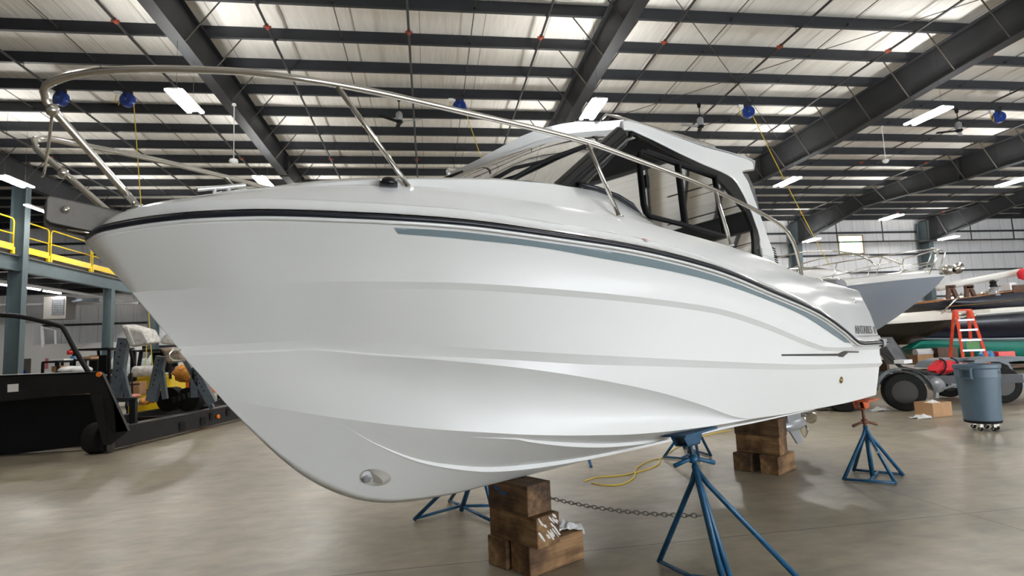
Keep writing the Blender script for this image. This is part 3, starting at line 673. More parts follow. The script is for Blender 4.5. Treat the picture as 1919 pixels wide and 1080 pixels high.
for sgn in (1, -1):
    R = []
    for i in range(n1 + 1):
        t = (i / n1) ** 1.7
        us_ = -.01 + (6.98 + .01) * t; ue = .12 + (6.80 - .12) * t
        v, w_ = row('S', us_); ve, we = interp(ES, ue, 1), interp(ES, ue, 2)
        S = Vector((us_, v, w_ + .022)); k = sstep(0, .03, t)
        a = S + Vector((.01 * (1 - k), -.012 * k, .008)); b_ = S + Vector((.03 * (1 - k), -.030 * k, .030)); c_ = S + Vector((.05 * (1 - k), -.034 * k, .052)); Ev = Vector((ue, ve, we))
        d_ = S + Vector((.07 * (1 - k), -.05 * k, .062))
        mid = d_.lerp(Ev, .5) + Vector((0, .012 * k, 0))
        e1 = Ev + Vector((0, 0, -.012)); e2 = Ev + Vector((0, -.010, 0)); e3 = Ev + Vector((0, -.03, .004))
        R.append([S, a, b_, c_, d_, mid, e1, e2, e3])
    dk.grid([[Lc(p.x, p.y * sgn, p.z) for p in r] for r in R])
    if sgn == 1: R0 = R[0]; RL = R[-1]
# front cap joining both sides
a = [Lc(p.x, p.y, p.z) for p in R0]; b_ = [Lc(p.x, -p.y, p.z) for p in R0]
dk.grid([a, b_])
# foredeck and trunk
for sgn in (1, -1):
    R = []
    for i in range(61):
        ue = .12 + (3.16 - .12) * (i / 60) ** 1.2
        ve, we = interp(ES, ue, 1), interp(ES, ue, 2)
        uT = max(.30, ue * .96 + .05) if ue < 3 else ue
        vT, wT = interp(TS, uT, 1), interp(TS, uT, 2)
        if ue < .35: f = (ue - .12) / .23; vT = .05 + (.20 - .05) * f; wT = 2.29 + .04 * f; uT = ue + .06
        vT = min(vT, ve - .04)
        E3 = Vector((ue, ve - .03, we + .004)); Tm = Vector((uT, vT, wT))
        r = [E3, E3.lerp(Tm, .30) + Vector((0, 0, -.006)), Tm + Vector((0, .03, -.018)), Tm, Vector((uT, vT * .93, wT + .012)), Vector((uT, vT * .55, wT + .035)), Vector((uT, 0, wT + .045))]
        if ue < .4: r = [E3, E3.lerp(Tm, .3), E3.lerp(Tm, .6), Tm, Vector((uT, vT * .93, wT + .002)), Vector((uT, vT * .55, wT + .006)), Vector((uT, 0, wT + .008))]
        R.append(r)
    dk.grid([[Lc(p.x, p.y * sgn, p.z) for p in r] for r in R])
    # cap the nose of the foredeck
    if sgn == 1: F0 = R[0]
dk.grid([[Lc(p.x, p.y, p.z) for p in F0], [Lc(p.x, -p.y, p.z) for p in F0]])
# cockpit: coaming tops, inner sides, side decks and sole
for sgn in (1, -1):
    R = []
    for i in range(41):
        ue = 3.05 + (6.80 - 3.05) * i / 40
        ve, we = interp(ES, ue, 1), interp(ES, ue, 2)
        R.append([Vector((ue, ve - .03, we + .004)), Vector((ue, ve - .11, we + .004)), Vector((ue, ve - .13, we - .02)), Vector((ue, ve - .14, 1.78)), Vector((ue, 0, 1.76))])
    dk.grid([[Lc(p.x, p.y * sgn, p.z) for p in r] for r in R])
# transom bulwark and swim platform
tp = [(6.80, 1.104, 2.03), (6.90, 1.17, 1.47)]
dk.grid([[Lc(RL[-1].x, RL[-1].y, RL[-1].z), Lc(RL[-1].x, -RL[-1].y, RL[-1].z)], [Lc(6.96, RL[4].y, RL[4].z), Lc(6.96, -RL[4].y, RL[4].z)]])
dk.grid([[Lc(RL[-1].x, RL[-1].y, RL[-1].z), Lc(RL[-1].x, -RL[-1].y, RL[-1].z)], [Lc(6.70, RL[-1].y, RL[-1].z), Lc(6.70, -RL[-1].y, RL[-1].z)], [Lc(6.70, 1.0, 1.78), Lc(6.70, -1.0, 1.78)]])
# bulkhead at the aft face of the trunk
deck = dk.build('deck', GEL, boat, True)
bm = bmesh.new(); bm.from_mesh(deck.data); bmesh.ops.remove_doubles(bm, verts=bm.verts, dist=.001); bmesh.ops.recalc_face_normals(bm, faces=bm.faces)
for e in bm.edges:
    if len(e.link_faces) == 2 and e.calc_face_angle(0) > math.radians(30): e.smooth = False
bm.to_mesh(deck.data); bm.free(); deck['label'] = 'white glossy deck moulding with raised coaming'
DB = BVHTree.FromPolygons([v.co.copy() for v in deck.data.vertices], [tuple(p.vertices) for p in deck.data.polygons])
def on_deck(u, w_, sgn=1, off=.003):
    h, n, i, d = DB.ray_cast(Lc(u, 3.0 * sgn, w_), Vector((0, sgn, 0)))
    if n.y * sgn > 0: n = -n
    return h + n * off, n
pf = MB()
R = []
for u, v in ((6.86, 1.262), (6.98, 1.252), (7.10, 1.235), (7.17, 1.19), (7.19, 1.12)):
    R.append([Lc(u, v, 1.40), Lc(u, v + .012, 1.425), Lc(u, v + .012, 1.465), Lc(u, v, 1.485), Lc(u, v - .03, 1.49), Lc(u, 0, 1.49)])
pf.grid(R); pf.grid([[Vector((p.x, -p.y, p.z)) for p in r] for r in R])
pf.addmesh([Lc(6.86, 1.262, 1.40), Lc(6.98, 1.252, 1.40), Lc(7.1, 1.235, 1.40), Lc(7.17, 1.19, 1.40), Lc(7.19, 1.12, 1.40), Lc(7.19, -1.12, 1.40), Lc(7.17, -1.19, 1.40), Lc(7.1, -1.235, 1.40), Lc(6.98, -1.252, 1.40), Lc(6.86, -1.262, 1.40)], [tuple(range(10))])
pf.addmesh([Lc(7.19, 1.12, 1.40), Lc(7.19, -1.12, 1.40), Lc(7.19, -1.12, 1.49), Lc(7.19, 1.12, 1.49)], [(0, 1, 2, 3)])
pf.build('swim_platform', GEL, boat, True, sharp=35)

# rub rail: black strip all round
def railstrip(name, m, dz, r, u1=7.16, off=.006):
    s = MB()
    pts = []
    for i in range(131):
        u = -.01 + (UEND + .01) * (i / 130) ** 1.6; v, w_ = row('S', u); pts.append((u, v + off, w_ + dz))
    pts.append((7.10, 1.25, pts[-1][2])); pts.append((7.18, 1.20, pts[-1][2])); pts.append((7.20, 1.12, pts[-1][2]))
    full = [Lc(u, -v, w_) for u, v, w_ in reversed(pts)] + [Lc(u, v, w_) for u, v, w_ in pts[1:]]
    s.tube(full, r, 8); return s.build(name, m, boat, True)
railstrip('rub_rail', BLACKR, .0, .0135)
railstrip('rub_rail_flange', GEL, -.019, .010, off=-.002)

# vinyl stripes on both sides
G_UP = [(1.057, 2.163), (1.475, 2.144), (1.996, 2.122), (2.53, 2.077), (3.291, 2.009), (3.96, 1.897), (4.786, 1.757), (5.411, 1.607), (5.929, 1.462)]
G_LO = [(1.092, 2.128), (1.387, 2.113), (1.773, 2.09), (2.244, 2.046), (2.857, 1.995), (3.283, 1.95), (3.824, 1.866), (4.589, 1.733), (5.16, 1.595), (5.619, 1.48)]
G_UP = smooth_tab(G_UP, 80); G_LO = smooth_tab(G_LO, 80)
def decal(up, lo, sgn, n=70, off=.003):
    s = MB(); R = []
    for i in range(n + 1):
        t = i / n; a = up[0][0] + (up[-1][0] - up[0][0]) * t; b = lo[0][0] + (lo[-1][0] - lo[0][0]) * t
        wa, wb = interp(up, a), interp(lo, b); r = []
        for q in (0, .2, .4, .6, .8, 1):
            ux = a + (b - a) * q; wx = min(wa + (wb - wa) * q, row('S', ux)[1] - .038 if up is G_UP else 9)
            p = on_hull(ux, wx, sgn, off)
            r.append(p)
        if all(r): R.append(r)
    s.grid(R); return s
for sgn in (1, -1):
    decal(G_UP, G_LO, sgn).build('side_stripe', STRIPE, boat, True, label='long grey-blue stripe under the rub rail')
    s = MB()
    for up, lo in (([(4.245, 1.425), (5.54, 1.3805)], [(4.247, 1.411), (5.60, 1.355)]), ([(5.49, 1.385), (5.635, 1.402)], [(5.49, 1.3525), (5.635, 1.3425)]), ([(5.635, 1.402), (5.77, 1.396)], [(5.635, 1.3425), (5.77, 1.380)]), ([(5.74, 1.397), (6.126, 1.381)], [(5.74, 1.381), (6.121, 1.366)])):
        d = decal(up, lo, sgn, 14, .003); s.addmesh(d.v, d.f)
    s.build('accent_stripe', DARKV, boat, False, label='thin black accent line with a step near the stern')
    h = on_hull(5.695, 1.127, sgn, .0); f = MB().lathe([(.032, 0), (.036, .006), (.022, .014), (.02, .004)], h, (0, -sgn, 0), 20); f.build('drain_fitting', mat('bronze', (.25, .16, .06), .35, metal=.8), boat, True)
    p, n = on_deck(6.397, 1.903, sgn, 0); MB().lathe([(.028, 0), (.028, .006), (.012, .010)], p, n, 16).build('filler_cap', STEEL, boat, True)
    p, n = on_deck(2.585, 2.178, sgn, 0)
    bd = MB().lathe([(.026, 0), (.026, .003)], p, n, 20).build('round_badge', PAPER, boat, label='small round white badge with red emblem')
    q = MB(); t = Vector((1, 0, 0)); up = n.cross(t).normalized(); up = up if up.z > 0 else -up
    for sx in (-1, 1):
        q.prism([p + n * .0035 + t * (sx * .004) + up * .020, p + n * .0035 + t * (sx * .020) + up * .014, p + n * .0035 + t * (sx * .023) - up * .008, p + n * .0035 + t * (sx * .010) - up * .020, p + n * .0035 + t * (sx * .012)], n * .001)
    q.build('emblem', REDPL, bd)
# lettering on the stern coaming
def lettering(body, p0, p1, n, height, m, parent, name, thick=.002):
    cu = bpy.data.curves.new('tmp', 'FONT'); cu.body = body; cu.size = 1; cu.shear = .18; cu.extrude = 0.02
    to = bpy.data.objects.new('tmp', cu); COL.objects.link(to); bpy.context.view_layer.update()
    me = bpy.data.meshes.new_from_object(to.evaluated_get(bpy.context.evaluated_depsgraph_get())); bpy.data.objects.remove(to)
    xs = [v.co.x for v in me.vertices]; ys = [v.co.y for v in me.vertices]; x0_, x1_ = min(xs), max(xs); y0_, y1_ = min(ys), max(ys)
    ex = (p1 - p0); ey = n.cross(ex).normalized(); ey = ey if ey.z > 0 else -ey
    for v in me.vertices: v.co = p0 + ex * ((v.co.x - x0_) / (x1_ - x0_)) + ey * (height * (v.co.y - y0_) / (y1_ - y0_)) + n * (v.co.z / .02 * thick * .5 + thick)
    me.materials.append(m); o = bpy.data.objects.new(name, me); COL.objects.link(o); o.parent = parent; return o
p0_, n0 = on_deck(6.03, 1.555, 1, .004); p1_, n1_ = on_deck(6.90, 1.545, 1, .004)
lettering('ANTARES  8', p0_, p1_, n0, .085, DARKV, boat, 'lettering')

# ---- pilothouse
SN = Vector((0, 1, .13)).normalized()
def SP(u, w_, off=0.0, sgn=1):           # point on the cabin side plane
    v = 1.0 - .13 * (w_ - 2.0) + off; return Lc(u, v * sgn, w_)
RT = [(2.93, 3.135), (2.994, 3.150), (3.183, 3.169), (3.567, 3.173), (4.087, 3.188), (4.479, 3.218), (4.80, 3.238), (4.914, 3.242), (4.98, 3.236), (5.007, 3.215), (4.996, 3.156), (4.85, 3.12), (4.76, 3.092)]
CPR = [(4.722, 3.08), (4.745, 3.05), (4.800, 3.00), (4.857, 2.824), (4.925, 2.605), (4.993, 2.386), (5.017, 2.292), (5.10, 2.10)]
BD = [(2.93, 3.06), (3.033, 3.079), (3.302, 3.063), (3.664, 3.031), (4.018, 3.008), (4.299, 3.001), (4.42, 2.99), (4.5, 2.975), (4.56, 2.94), (4.595, 2.904), (4.657, 2.826), (4.737, 2.678), (4.783, 2.525), (4.78, 2.44), (4.755, 2.396), (4.74, 2.10)]
IN_ = [(3.0, 3.02), (3.068, 3.055), (3.194, 3.050), (3.653, 2.99), (4.184, 2.934), (4.308, 2.879), (4.453, 2.795), (4.623, 2.679), (4.685, 2.529), (4.66, 2.42), (4.608, 2.30)]
for sgn in (1, -1):
    s = MB(); poly = RT + CPR + list(reversed(BD))
    s.prism([SP(u, w_, .004, sgn) for u, w_ in poly], Vector((0, .075 * sgn, 0)))
    s.build('cabin_side_frame', GEL, boat, bevel=.012)
    s = MB(); o_ = [(a, b) for a, b in BD]; i_ = IN_
    poly = BD[1:] + list(reversed(IN_))
    s.prism([SP(u, w_, -.004, sgn) for u, w_ in poly], Vector((0, .03 * sgn, 0)))
    s.build('window_surround', BLACKG, boat)
    gp = [(2.36, 2.52), (3.05, 3.04), (3.194, 3.055), (3.653, 2.995), (4.184, 2.94), (4.308, 2.885), (4.453, 2.80), (4.623, 2.685), (4.69, 2.529), (4.62, 2.26), (3.05, 2.26), (2.95, 2.40), (2.78, 2.49)]
    MB().addmesh([SP(u, w_, -.018, sgn) for u, w_ in gp], [tuple(range(len(gp)))]).build('side_window', GLASST, boat, label='tinted side window glass')
    # sliding window frame
    fr = [(3.10, 2.93), (3.13, 2.948), (3.6, 2.943), (4.184, 2.936), (4.184, 2.90), (4.141, 2.411), (3.528, 2.435), (3.08, 2.445), (3.045, 2.47), (3.032, 2.527), (3.064, 2.771), (3.084, 2.90)]
    MB().tube([SP(u, w_, -.006, sgn) for u, w_ in fr], .013, 8, closed=True).build('sliding_window_frame', BLACKM, boat, True)
    MB().bar(SP(3.614, 2.944, -.006, sgn), SP(3.545, 2.44, -.006, sgn), .028, .02, (0, 1, 0)).build('window_mullion', BLACKM, boat)
    MB().box(SP(3.09, 2.70, .004, sgn), (.035, .02, .09)).build('window_latch', BLACKM, boat)
    MB().bar(SP(3.16, 2.957, .0, sgn), SP(4.20, 2.945, .0, sgn), .018, .022, (0, 1, 0)).build('window_track', BLACKM, boat)
    s = MB().tube([SP(2.33, 2.55, .006, sgn), SP(2.50, 2.548, .008, sgn), SP(2.70, 2.528, .01, sgn), SP(2.84, 2.49, .01, sgn), SP(2.97, 2.38, .01, sgn)], .017, 8); s.build('window_gasket', BLACKR, boat, True)
    # cabin side below the glass
    MB().prism([SP(u, w_, -.03, sgn) for u, w_ in [(2.3, 2.5), (2.8, 2.44), (3.05, 2.27), (4.65, 2.27), (5.05, 2.27), (5.1, 1.77), (2.9, 1.77)]], Vector((0, .05 * sgn, 0))).build('cabin_side', GEL, boat)
    MB().box(SP(4.85, 2.32, .004, sgn), (.24, .03, .07)).build('side_step', GEL, boat, bevel=.01)
    g = MB()
    for k in range(7): g.bar(SP(4.975, 2.245 + k * .022, .012, sgn), SP(5.03, 2.237 + k * .022, .012, sgn), .006, .009)
    g.build('vent_louvre', BLACKM, boat)
    # tinted quarter pane behind the pillar, with perforated pattern
    q = MB().prism([SP(u, w_, -.03, sgn) for u, w_ in [(4.80, 3.09), (4.90, 3.10), (4.99, 2.95), (4.97, 2.66), (4.93, 2.60), (4.87, 2.84), (4.82, 2.98)]], Vector((0, .02 * sgn, 0)))
    q.build('rear_quarter_panel', mat('dotted_black_glass', (.12, .12, .13), .2, noise=.9, nscale=70), boat)
# roof shell with a forward-swept visor
ARC = [(0, 2.12, 2.785), (.15, 2.14, 2.80), (.3, 2.222, 2.86), (.45, 2.365, 2.955), (.6, 2.56, 3.025), (.70, 2.72, 3.055), (.78, 2.85, 3.07), (.845, 2.95, 3.08)]
ARC = smooth_tab(ARC, 60)
def arc(v): a = abs(v); return interp(ARC, a, 1), interp(ARC, a, 2)
def rooftop(u): return interp([(2.0, 3.05), (2.8, 3.113), (2.994, 3.154), (3.183, 3.169), (3.567, 3.173), (4.087, 3.188), (4.479, 3.218), (4.914, 3.242), (5.0, 3.235)], u)
top = []; und = []
NV = 28
for j in range(NV + 1):
    q = -1 + 2 * j / NV; a_, b2 = [], []
    for i in range(25):
        s_ = (i / 24) ** 1.4; v = q * .845; uf, wf_ = arc(v); u = uf + (5.0 - uf) * s_
        v2 = q * (.850 + .018 * sstep(0, .06, s_)); W = rooftop(u) + .045 * (1 - q * q)
        drop = (W - (wf_ + .075)) * (1 - sstep(0, .45, s_)) if True else 0
        # front lip rises steeply, then follows the roof line
        h = W - max(0, drop)
        a_.append(Lc(u, v2, h)); b2.append(Lc(u + .02, v2 * .97, h - .085))
    top.append(a_); und.append(b2)
s = MB(); s.grid(top)
front_t = [r[0] for r in top]; front_b = [Lc(r[0].x + .012, -r[0].y * .985, r[0].z - .072) for r in top]
s.grid([front_t, front_b]); s.grid([front_b, [r[0] for r in und]])
s.grid([[r[-1] for r in top], [r[-1] for r in und]])
roof = s.build('cabin_roof', GEL, boat, True, sharp=40)
MB().grid(und).build('headliner', BEIGE, boat, True)
# windscreen
BASE = [(0, 1.52, 2.50), (.3, 1.58, 2.50), (.6, 1.80, 2.505), (.8, 2.05, 2.51), (.93, 2.27, 2.515)]
def windrow(q, off=0.0):
    vb = q * .87; vt = q * .85; ub, wb = interp(BASE, abs(vb), 1), interp(BASE, abs(vb), 2); ut, wt = arc(vt); ut += .015; wt += .0
    return Lc(ub + off, vb, wb), Lc(ut + off, vt, wt)
def wpt(q, t, off=0.0):
    a, b = windrow(q, off); p = a.lerp(b, t); bul = .03 * math.sin(PI * t); return p + Vector((-bul, 0, bul * .6))
s = MB(); s.grid([[wpt(-1 + j / 20, i / 8) for i in range(9)] for j in range(41)]); g1 = s.build('windscreen', GLASSW, boat, True, label='curved clear windscreen')
s = MB(); s.grid([[wpt(-1 + j / 20, t, .006) for t in (.86, .93, 1.03)] for j in range(41)]); s.build('windscreen_seal', BLACKM, boat, True)
s = MB(); s.grid([[wpt(-1 + j / 20, t, .006) for t in (-.03, .03)] for j in range(41)]); s.build('windscreen_base_seal', BLACKM, boat, True)
for sgn in (1, -1):
    a = Lc(2.14, .885 * sgn, 2.44); b = Lc(2.915, .845 * sgn, 3.015)
    s = MB(); n_ = 16; V = []
    for i in range(9):
        p = a.lerp(b, i / 8); d = (b - a).normalized(); x = Vector((0, 1, 0)).cross(d).normalized(); y = d.cross(x)
        V.append([p + x * (.074 * math.cos(2 * PI * k / n_)) + y * (.045 * math.sin(2 * PI * k / n_)) for k in range(n_ + 1)])
    s.grid(V); s.addmesh(V[0][:-1], [tuple(range(n_))]); s.addmesh(V[-1][:-1], [tuple(range(n_))]); s.build('front_pillar', BLACKG, boat, True, sharp=60)
# wipers
for q0, t0, q1, t1, b0, b1 in ((.70, .08, .60, .60, (.78, .10), (.955, .66)), (-.02, .04, -.10, .60, (.06, .06), (.30, .66))):
    s = MB(); P0 = wpt(q0, t0, -.02); P1 = wpt((b0[0] + b1[0]) / 2, (b0[1] + b1[1]) / 2, -.03)
    s.tube([P0, P0.lerp(P1, .5) + Vector((-.02, 0, .02)), P1], .015, 6, r2=.010); s.lathe([(.022, -.01), (.022, .03)], P0, (-.7, 0, .7), 10)
    W = s.build('wiper', BLACKM, boat, True); W['label'] = 'windscreen wiper arm and blade'
    s = MB(); s.tube([wpt(b0[0] + (b1[0] - b0[0]) * t, b0[1] + (b1[1] - b0[1]) * t, -.012 - .012 * math.sin(PI * t)) for t in [k / 12 for k in range(13)]], .011, 6)
    s.tube([wpt(b0[0] + (b1[0] - b0[0]) * t, b0[1] + (b1[1] - b0[1]) * t, -.02 - .02 * math.sin(PI * (t - .2) / .6)) for t in [.2 + .6 * k / 8 for k in range(9)]], .009, 6); s.build('wiper_blade', BLACKM, W, True)
# interior
MB().box(Lc(1.95, 0, 2.42), (.75, 1.4, .05)).box(Lc(2.45, 0, 2.38), (.25, 1.45, .12)).build('dashboard', BEIGE, boat, bevel=.03)
MB().box(Lc(3.55, 0, 1.90), (2.9, 1.7, .06)).build('cabin_sole', BEIGE, boat)
MB().box(Lc(2.55, .0, 2.1), (.06, 1.6, .5)).build('forward_bulkhead', CREAM, boat)
R_ = [Lc(2.50, -.42, 2.50) + Matrix.Rotation(math.radians(-35), 3, 'Y') @ Vector((0, .19 * math.cos(2 * PI * k / 24), .19 * math.sin(2 * PI * k / 24))) for k in range(24)]
sw = MB().tube(R_, .014, 8, closed=True).build('steering_wheel', BLACKM, boat, True)
s = MB(); c0 = Lc(2.50, -.42, 2.50)
for k in (2, 10, 18): s.tube([c0 + Vector((-.04, 0, 0)), R_[k]], .010, 6)
s.build('wheel_spokes', STEEL, sw, True)
for u, v, nme in ((3.25, -.42, 'helm_seat'), (3.15, .40, 'passenger_seat')):
    s = MB().box(Lc(u, v, 2.14), (.48, .50, .14)).box(Lc(u, v, 1.98), (.30, .36, .18)); st_ = s.build(nme, CREAM, boat, bevel=.03)
    MB().box(Lc(u + .22, v, 2.42), (.12, .48, .50)).build('seat_backrest', CREAM, st_, bevel=.04)
MB().box(Lc(4.85, -.40, 2.45), (.05, .75, 1.1)).box(Lc(4.85, .68, 2.20), (.05, .40, .62)).build('aft_bulkhead', GEL, boat)
MB().box(Lc(4.05, -.62, 2.18), (1.1, .32, .50)).build('galley_unit', CREAM, boat, bevel=.02)
MB().box(Lc(4.84, .14, 2.45), (.03, .30, 1.0)).build('cabin_door_glass', GLASST, boat)
s = MB()
for v in (-.02, .30): s.bar(Lc(4.84, v, 1.93), Lc(4.84, v, 3.05), .05, .05)
s.build('cabin_door_frame', GEL, boat)
# roof rack rails
for sgn in (1, -1):
    pts = [Lc(2.76, .80 * sgn, 3.11), Lc(2.83, .79 * sgn, 3.17), Lc(3.0, .79 * sgn, 3.19), Lc(3.19, .79 * sgn, 3.20), Lc(3.9, .79 * sgn, 3.245), Lc(4.35, .79 * sgn, 3.265), Lc(4.42, .79 * sgn, 3.22)]
    o = MB().tube(pts, .012, 8).build('roof_rack_rail', STEEL, boat, True)
    s = MB()
    for u, a in ((3.41, 3.21), (3.9, 3.24)): s.tube([Lc(u, .79 * sgn, rooftop(u) - .0), Lc(u, .79 * sgn, a)], .009, 6)
    s.build('rail_foot', STEEL, o, True)
    MB().bar(Lc(2.95, .74 * sgn, 3.165), Lc(4.5, .74 * sgn, 3.250), .03, .05).build('roof_track', BLACKM, boat)

# ---- bow rail: one continuous tube per side with stanchions
RAIL = [(-.175, .384, 2.689), (-.128, .421, 2.711), (-.018, .506, 2.733), (.237, .634, 2.765), (.517, .751, 2.783), (.781, .834, 2.784), (1.345, .976, 2.76), (2.174, 1.129, 2.727), (2.639, 1.175, 2.690), (3.431, 1.251, 2.605), (4.062, 1.256, 2.540), (4.432, 1.26, 2.480), (4.62, 1.257, 2.42), (4.72, 1.25, 2.36), (4.80, 1.24, 2.28), (4.962, 1.2, 2.10)]
for sgn in (1, -1):
    foot = Vector((.15, .20, 2.265)); sm = smooth_tab(RAIL[:13], 60)
    pts = [foot] + [foot.lerp(Vector((-.19, .33, 2.62)), k / 5) for k in range(1, 6)] + [Vector((-.20, .345, 2.655)), Vector((-.195, .36, 2.675))] + [Vector(p) for p in sm] + [Vector(p) for p in RAIL[13:]]
    o = MB().tube([Lc(p.x, p.y * sgn, p.z) for p in pts], .0155, 12).build('bow_rail', STEEL, boat, True, label='polished steel bow rail, ' + ('near side' if sgn > 0 else 'far side'))
    for (ut, bt) in ((.80, (1.204, .78, 2.384)), (2.19, (2.508, 1.085, 2.339)), (3.431, (3.717, 1.187, 2.25))):
        T_ = Vector((ut, interp(RAIL, ut, 1), interp(RAIL, ut, 2) - .01)); B_ = Vector(bt)
        MB().tube([Lc(T_.x, T_.y * sgn, T_.z), Lc(B_.x, B_.y * sgn, B_.z)], .0125, 10).lathe([(.028, 0), (.026, .006), (.013, .012)], Lc(B_.x, B_.y * sgn, B_.z - .002), (0, 0, 1), 12).build('stanchion', STEEL, o, True)
    MB().lathe([(.030, 0), (.028, .006), (.016, .014)], Lc(.15, .20 * sgn, 2.262), (0, 0, 1), 12).build('rail_foot', STEEL, o, True)
a, b = Lc(-.17, .33, 2.59), Lc(-.165, -.30, 2.48)
MB().tube(sag(a, b, .06), .006, 6).lathe([(.022, -.02), (.022, .02)], a, (0, 1, 0), 10).lathe([(.022, -.02), (.022, .02)], Lc(-.09, -.26, 2.50), (0, 1, 0), 10).build('gate_strap', STEEL, boat, True)
# bow roller, cleat, small fittings
s = MB()
prof = [(-.150, 2.185), (-.165, 2.20), (-.165, 2.292), (-.150, 2.305), (.14, 2.262), (.14, 2.14), (-.03, 2.165)]
s.prism([Lc(u, .075, w_) for u, w_ in prof], Vector((0, .012, 0))); s.prism([Lc(u, -.075, w_) for u, w_ in prof], Vector((0, -.012, 0)))
s.prism([Lc(u, .075, w_) for u, w_ in [(-.165, 2.292), (-.150, 2.305), (.14, 2.262), (.14, 2.25), (-.15, 2.293)]], Vector((0, .15, 0)))
s.prism([Lc(u, .075, w_) for u, w_ in [(-.165, 2.225), (-.165, 2.285), (-.155, 2.285), (-.155, 2.225)]], Vector((0, .15, 0)))
br = s.build('bow_roller_bracket', ALU, boat, bevel=.004)
MB().lathe([(.013, -.085), (.013, .085)], Lc(-.10, 0, 2.245), (0, 1, 0), 14).lathe([(.016, -.095), (.016, -.087)], Lc(-.10, 0, 2.245), (0, 1, 0), 6).build('roller_pin', STEEL, br, True)
MB().lathe([(.028, -.06), (.015, 0), (.028, .06)], Lc(-.10, 0, 2.235), (0, 1, 0), 16).build('roller', BLACKM, br, True)
s = MB().tube([Lc(-.09, .06, 2.165), Lc(.03, .06, 2.152), Lc(.05, .03, 2.15)], .006, 6); s.build('keeper_rod', STEEL, br, True)
for sgn in (1, -1):
    s = MB(); cu_ = Lc(.467, .30 * sgn, 2.382)
    s.tube([cu_ + Vector((t, 0, h)) for t, h in ((-.105, -.026), (-.07, -.016), (0, .001), (.07, .020), (.105, .030))], .011, 10)
    s.tube([cu_ + Vector((-.03, 0, 0)), cu_ + Vector((-.035, 0, -.06))], .010, 8).tube([cu_ + Vector((.03, 0, 0)), cu_ + Vector((.035, 0, -.05))], .010, 8)
    s.box(cu_ + Vector((0, 0, -.052)), (.13, .045, .012)); s.build('mooring_cleat', mat('satin_cleat', (.72, .72, .72), .3, metal=.6), boat, True, sharp=50)
p = Lc(1.09, .77, 2.385)
MB().lathe([(.045, -.01), (.045, .012), (.03, .03), (.008, .036)], p, (0, 0, 1), 18).build('deck_light', BLACKG, boat, True)
# towing eye on the stem, thruster tunnel
e0 = Lc(.36, 0, 1.60)
ey = MB().tube([Lc(.372, .0, 1.625), Lc(.335, .02, 1.628), Lc(.318, .022, 1.610), Lc(.318, .018, 1.590), Lc(.335, .015, 1.575), Lc(.385, 0, 1.572)], .0055, 8)
ey.build('towing_eye', STEEL, boat, True)
for sgn in (1, -1):
    cen = Vector((1.33, .155, .868))
    nn_ = Vector((0, .78, -.55)).normalized()
    c_l = Lc(cen.x, cen.y * sgn, cen.z)
    # recess: shallow dish, its shade put into the gelcoat colour, plus inner tube
    s = MB(); Vv = []
    ring_o = []; ring_i = []
    for k in range(32):
        a = 2 * PI * k / 32; du = .082 * math.cos(a) + .02 * math.sin(a); dv = .062 * math.sin(a)
        u = cen.x + du; vv = cen.y + dv * .85
        vD, wD = row('KD', u); wK = interp(ST['K'], u, 1)
        w0_ = wK + (wD - wK) * vv / vD
        ring_o.append(Lc(u, (vv + .004) * sgn, w0_ - .004)); ring_i.append(Lc(cen.x - .01 + du * .55, (cen.y + dv * .5 + .001) * sgn, wK + (wD - wK) * cen.y / vD + dv * .3 - .003))
    s.grid([ring_o + ring_o[:1], ring_i + ring_i[:1]]); s.addmesh(ring_i, [tuple(range(32))])
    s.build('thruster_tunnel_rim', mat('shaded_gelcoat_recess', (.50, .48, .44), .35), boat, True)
    MB().lathe([(.024, -.03), (.024, .006), (.018, .008)], Lc(cen.x - .045, (cen.y - .012) * sgn, cen.z - .002), (-.25, -.75 * sgn, -.4), 18).build('thruster_tube', GREYP, boat, True)
# stern: cushion, rail, drive
MB().box(Lc(6.62, .93, 2.06), (.34, .16, .22)).build('stern_cushion', GREYF, boat, bevel=.06)
s = MB().tube([Lc(6.05, .98, 2.02), Lc(6.10, .98, 2.13), Lc(6.3, .98, 2.15), Lc(6.62, .98, 2.16), Lc(6.70, .96, 2.13), Lc(6.72, .95, 2.02)], .011, 8).tube([Lc(6.07, .98, 2.06), Lc(6.70, .96, 2.07)], .009, 8)
s.build('stern_rail', STEEL, boat, True)
s = MB().box(Lc(7.12, 0, .95), (.28, .34, .40)).prism([Lc(u, .06, w_) for u, w_ in [(7.05, .85), (7.75, .80), (7.80, .72), (7.60, .68), (7.55, .45), (7.18, .45), (7.12, .70)]], Vector((0, .12, 0)))
dr = s.build('stern_drive', GREYP, boat, bevel=.02)
MB().lathe([(.01, -.02), (.05, .03), (.075, .12), (.085, .26), (.085, .46), (.075, .56)], Lc(7.10, 0, .42), (1, 0, 0.0), 22).build('drive_torpedo', GREYP, dr, True, sharp=50)
MB().prism([Lc(u, .012, w_) for u, w_ in [(7.28, .36), (7.55, .36), (7.70, .16), (7.58, .15), (7.50, .16)]], Vector((0, .024, 0))).build('skeg', GREYP, dr)
s = MB().lathe([(.05, 0), (.055, .05), (.045, .14), (.02, .17)], Lc(7.67, 0, .42), (1, 0, 0), 16)
hubp = s.build('propeller', STEEL, dr, True)
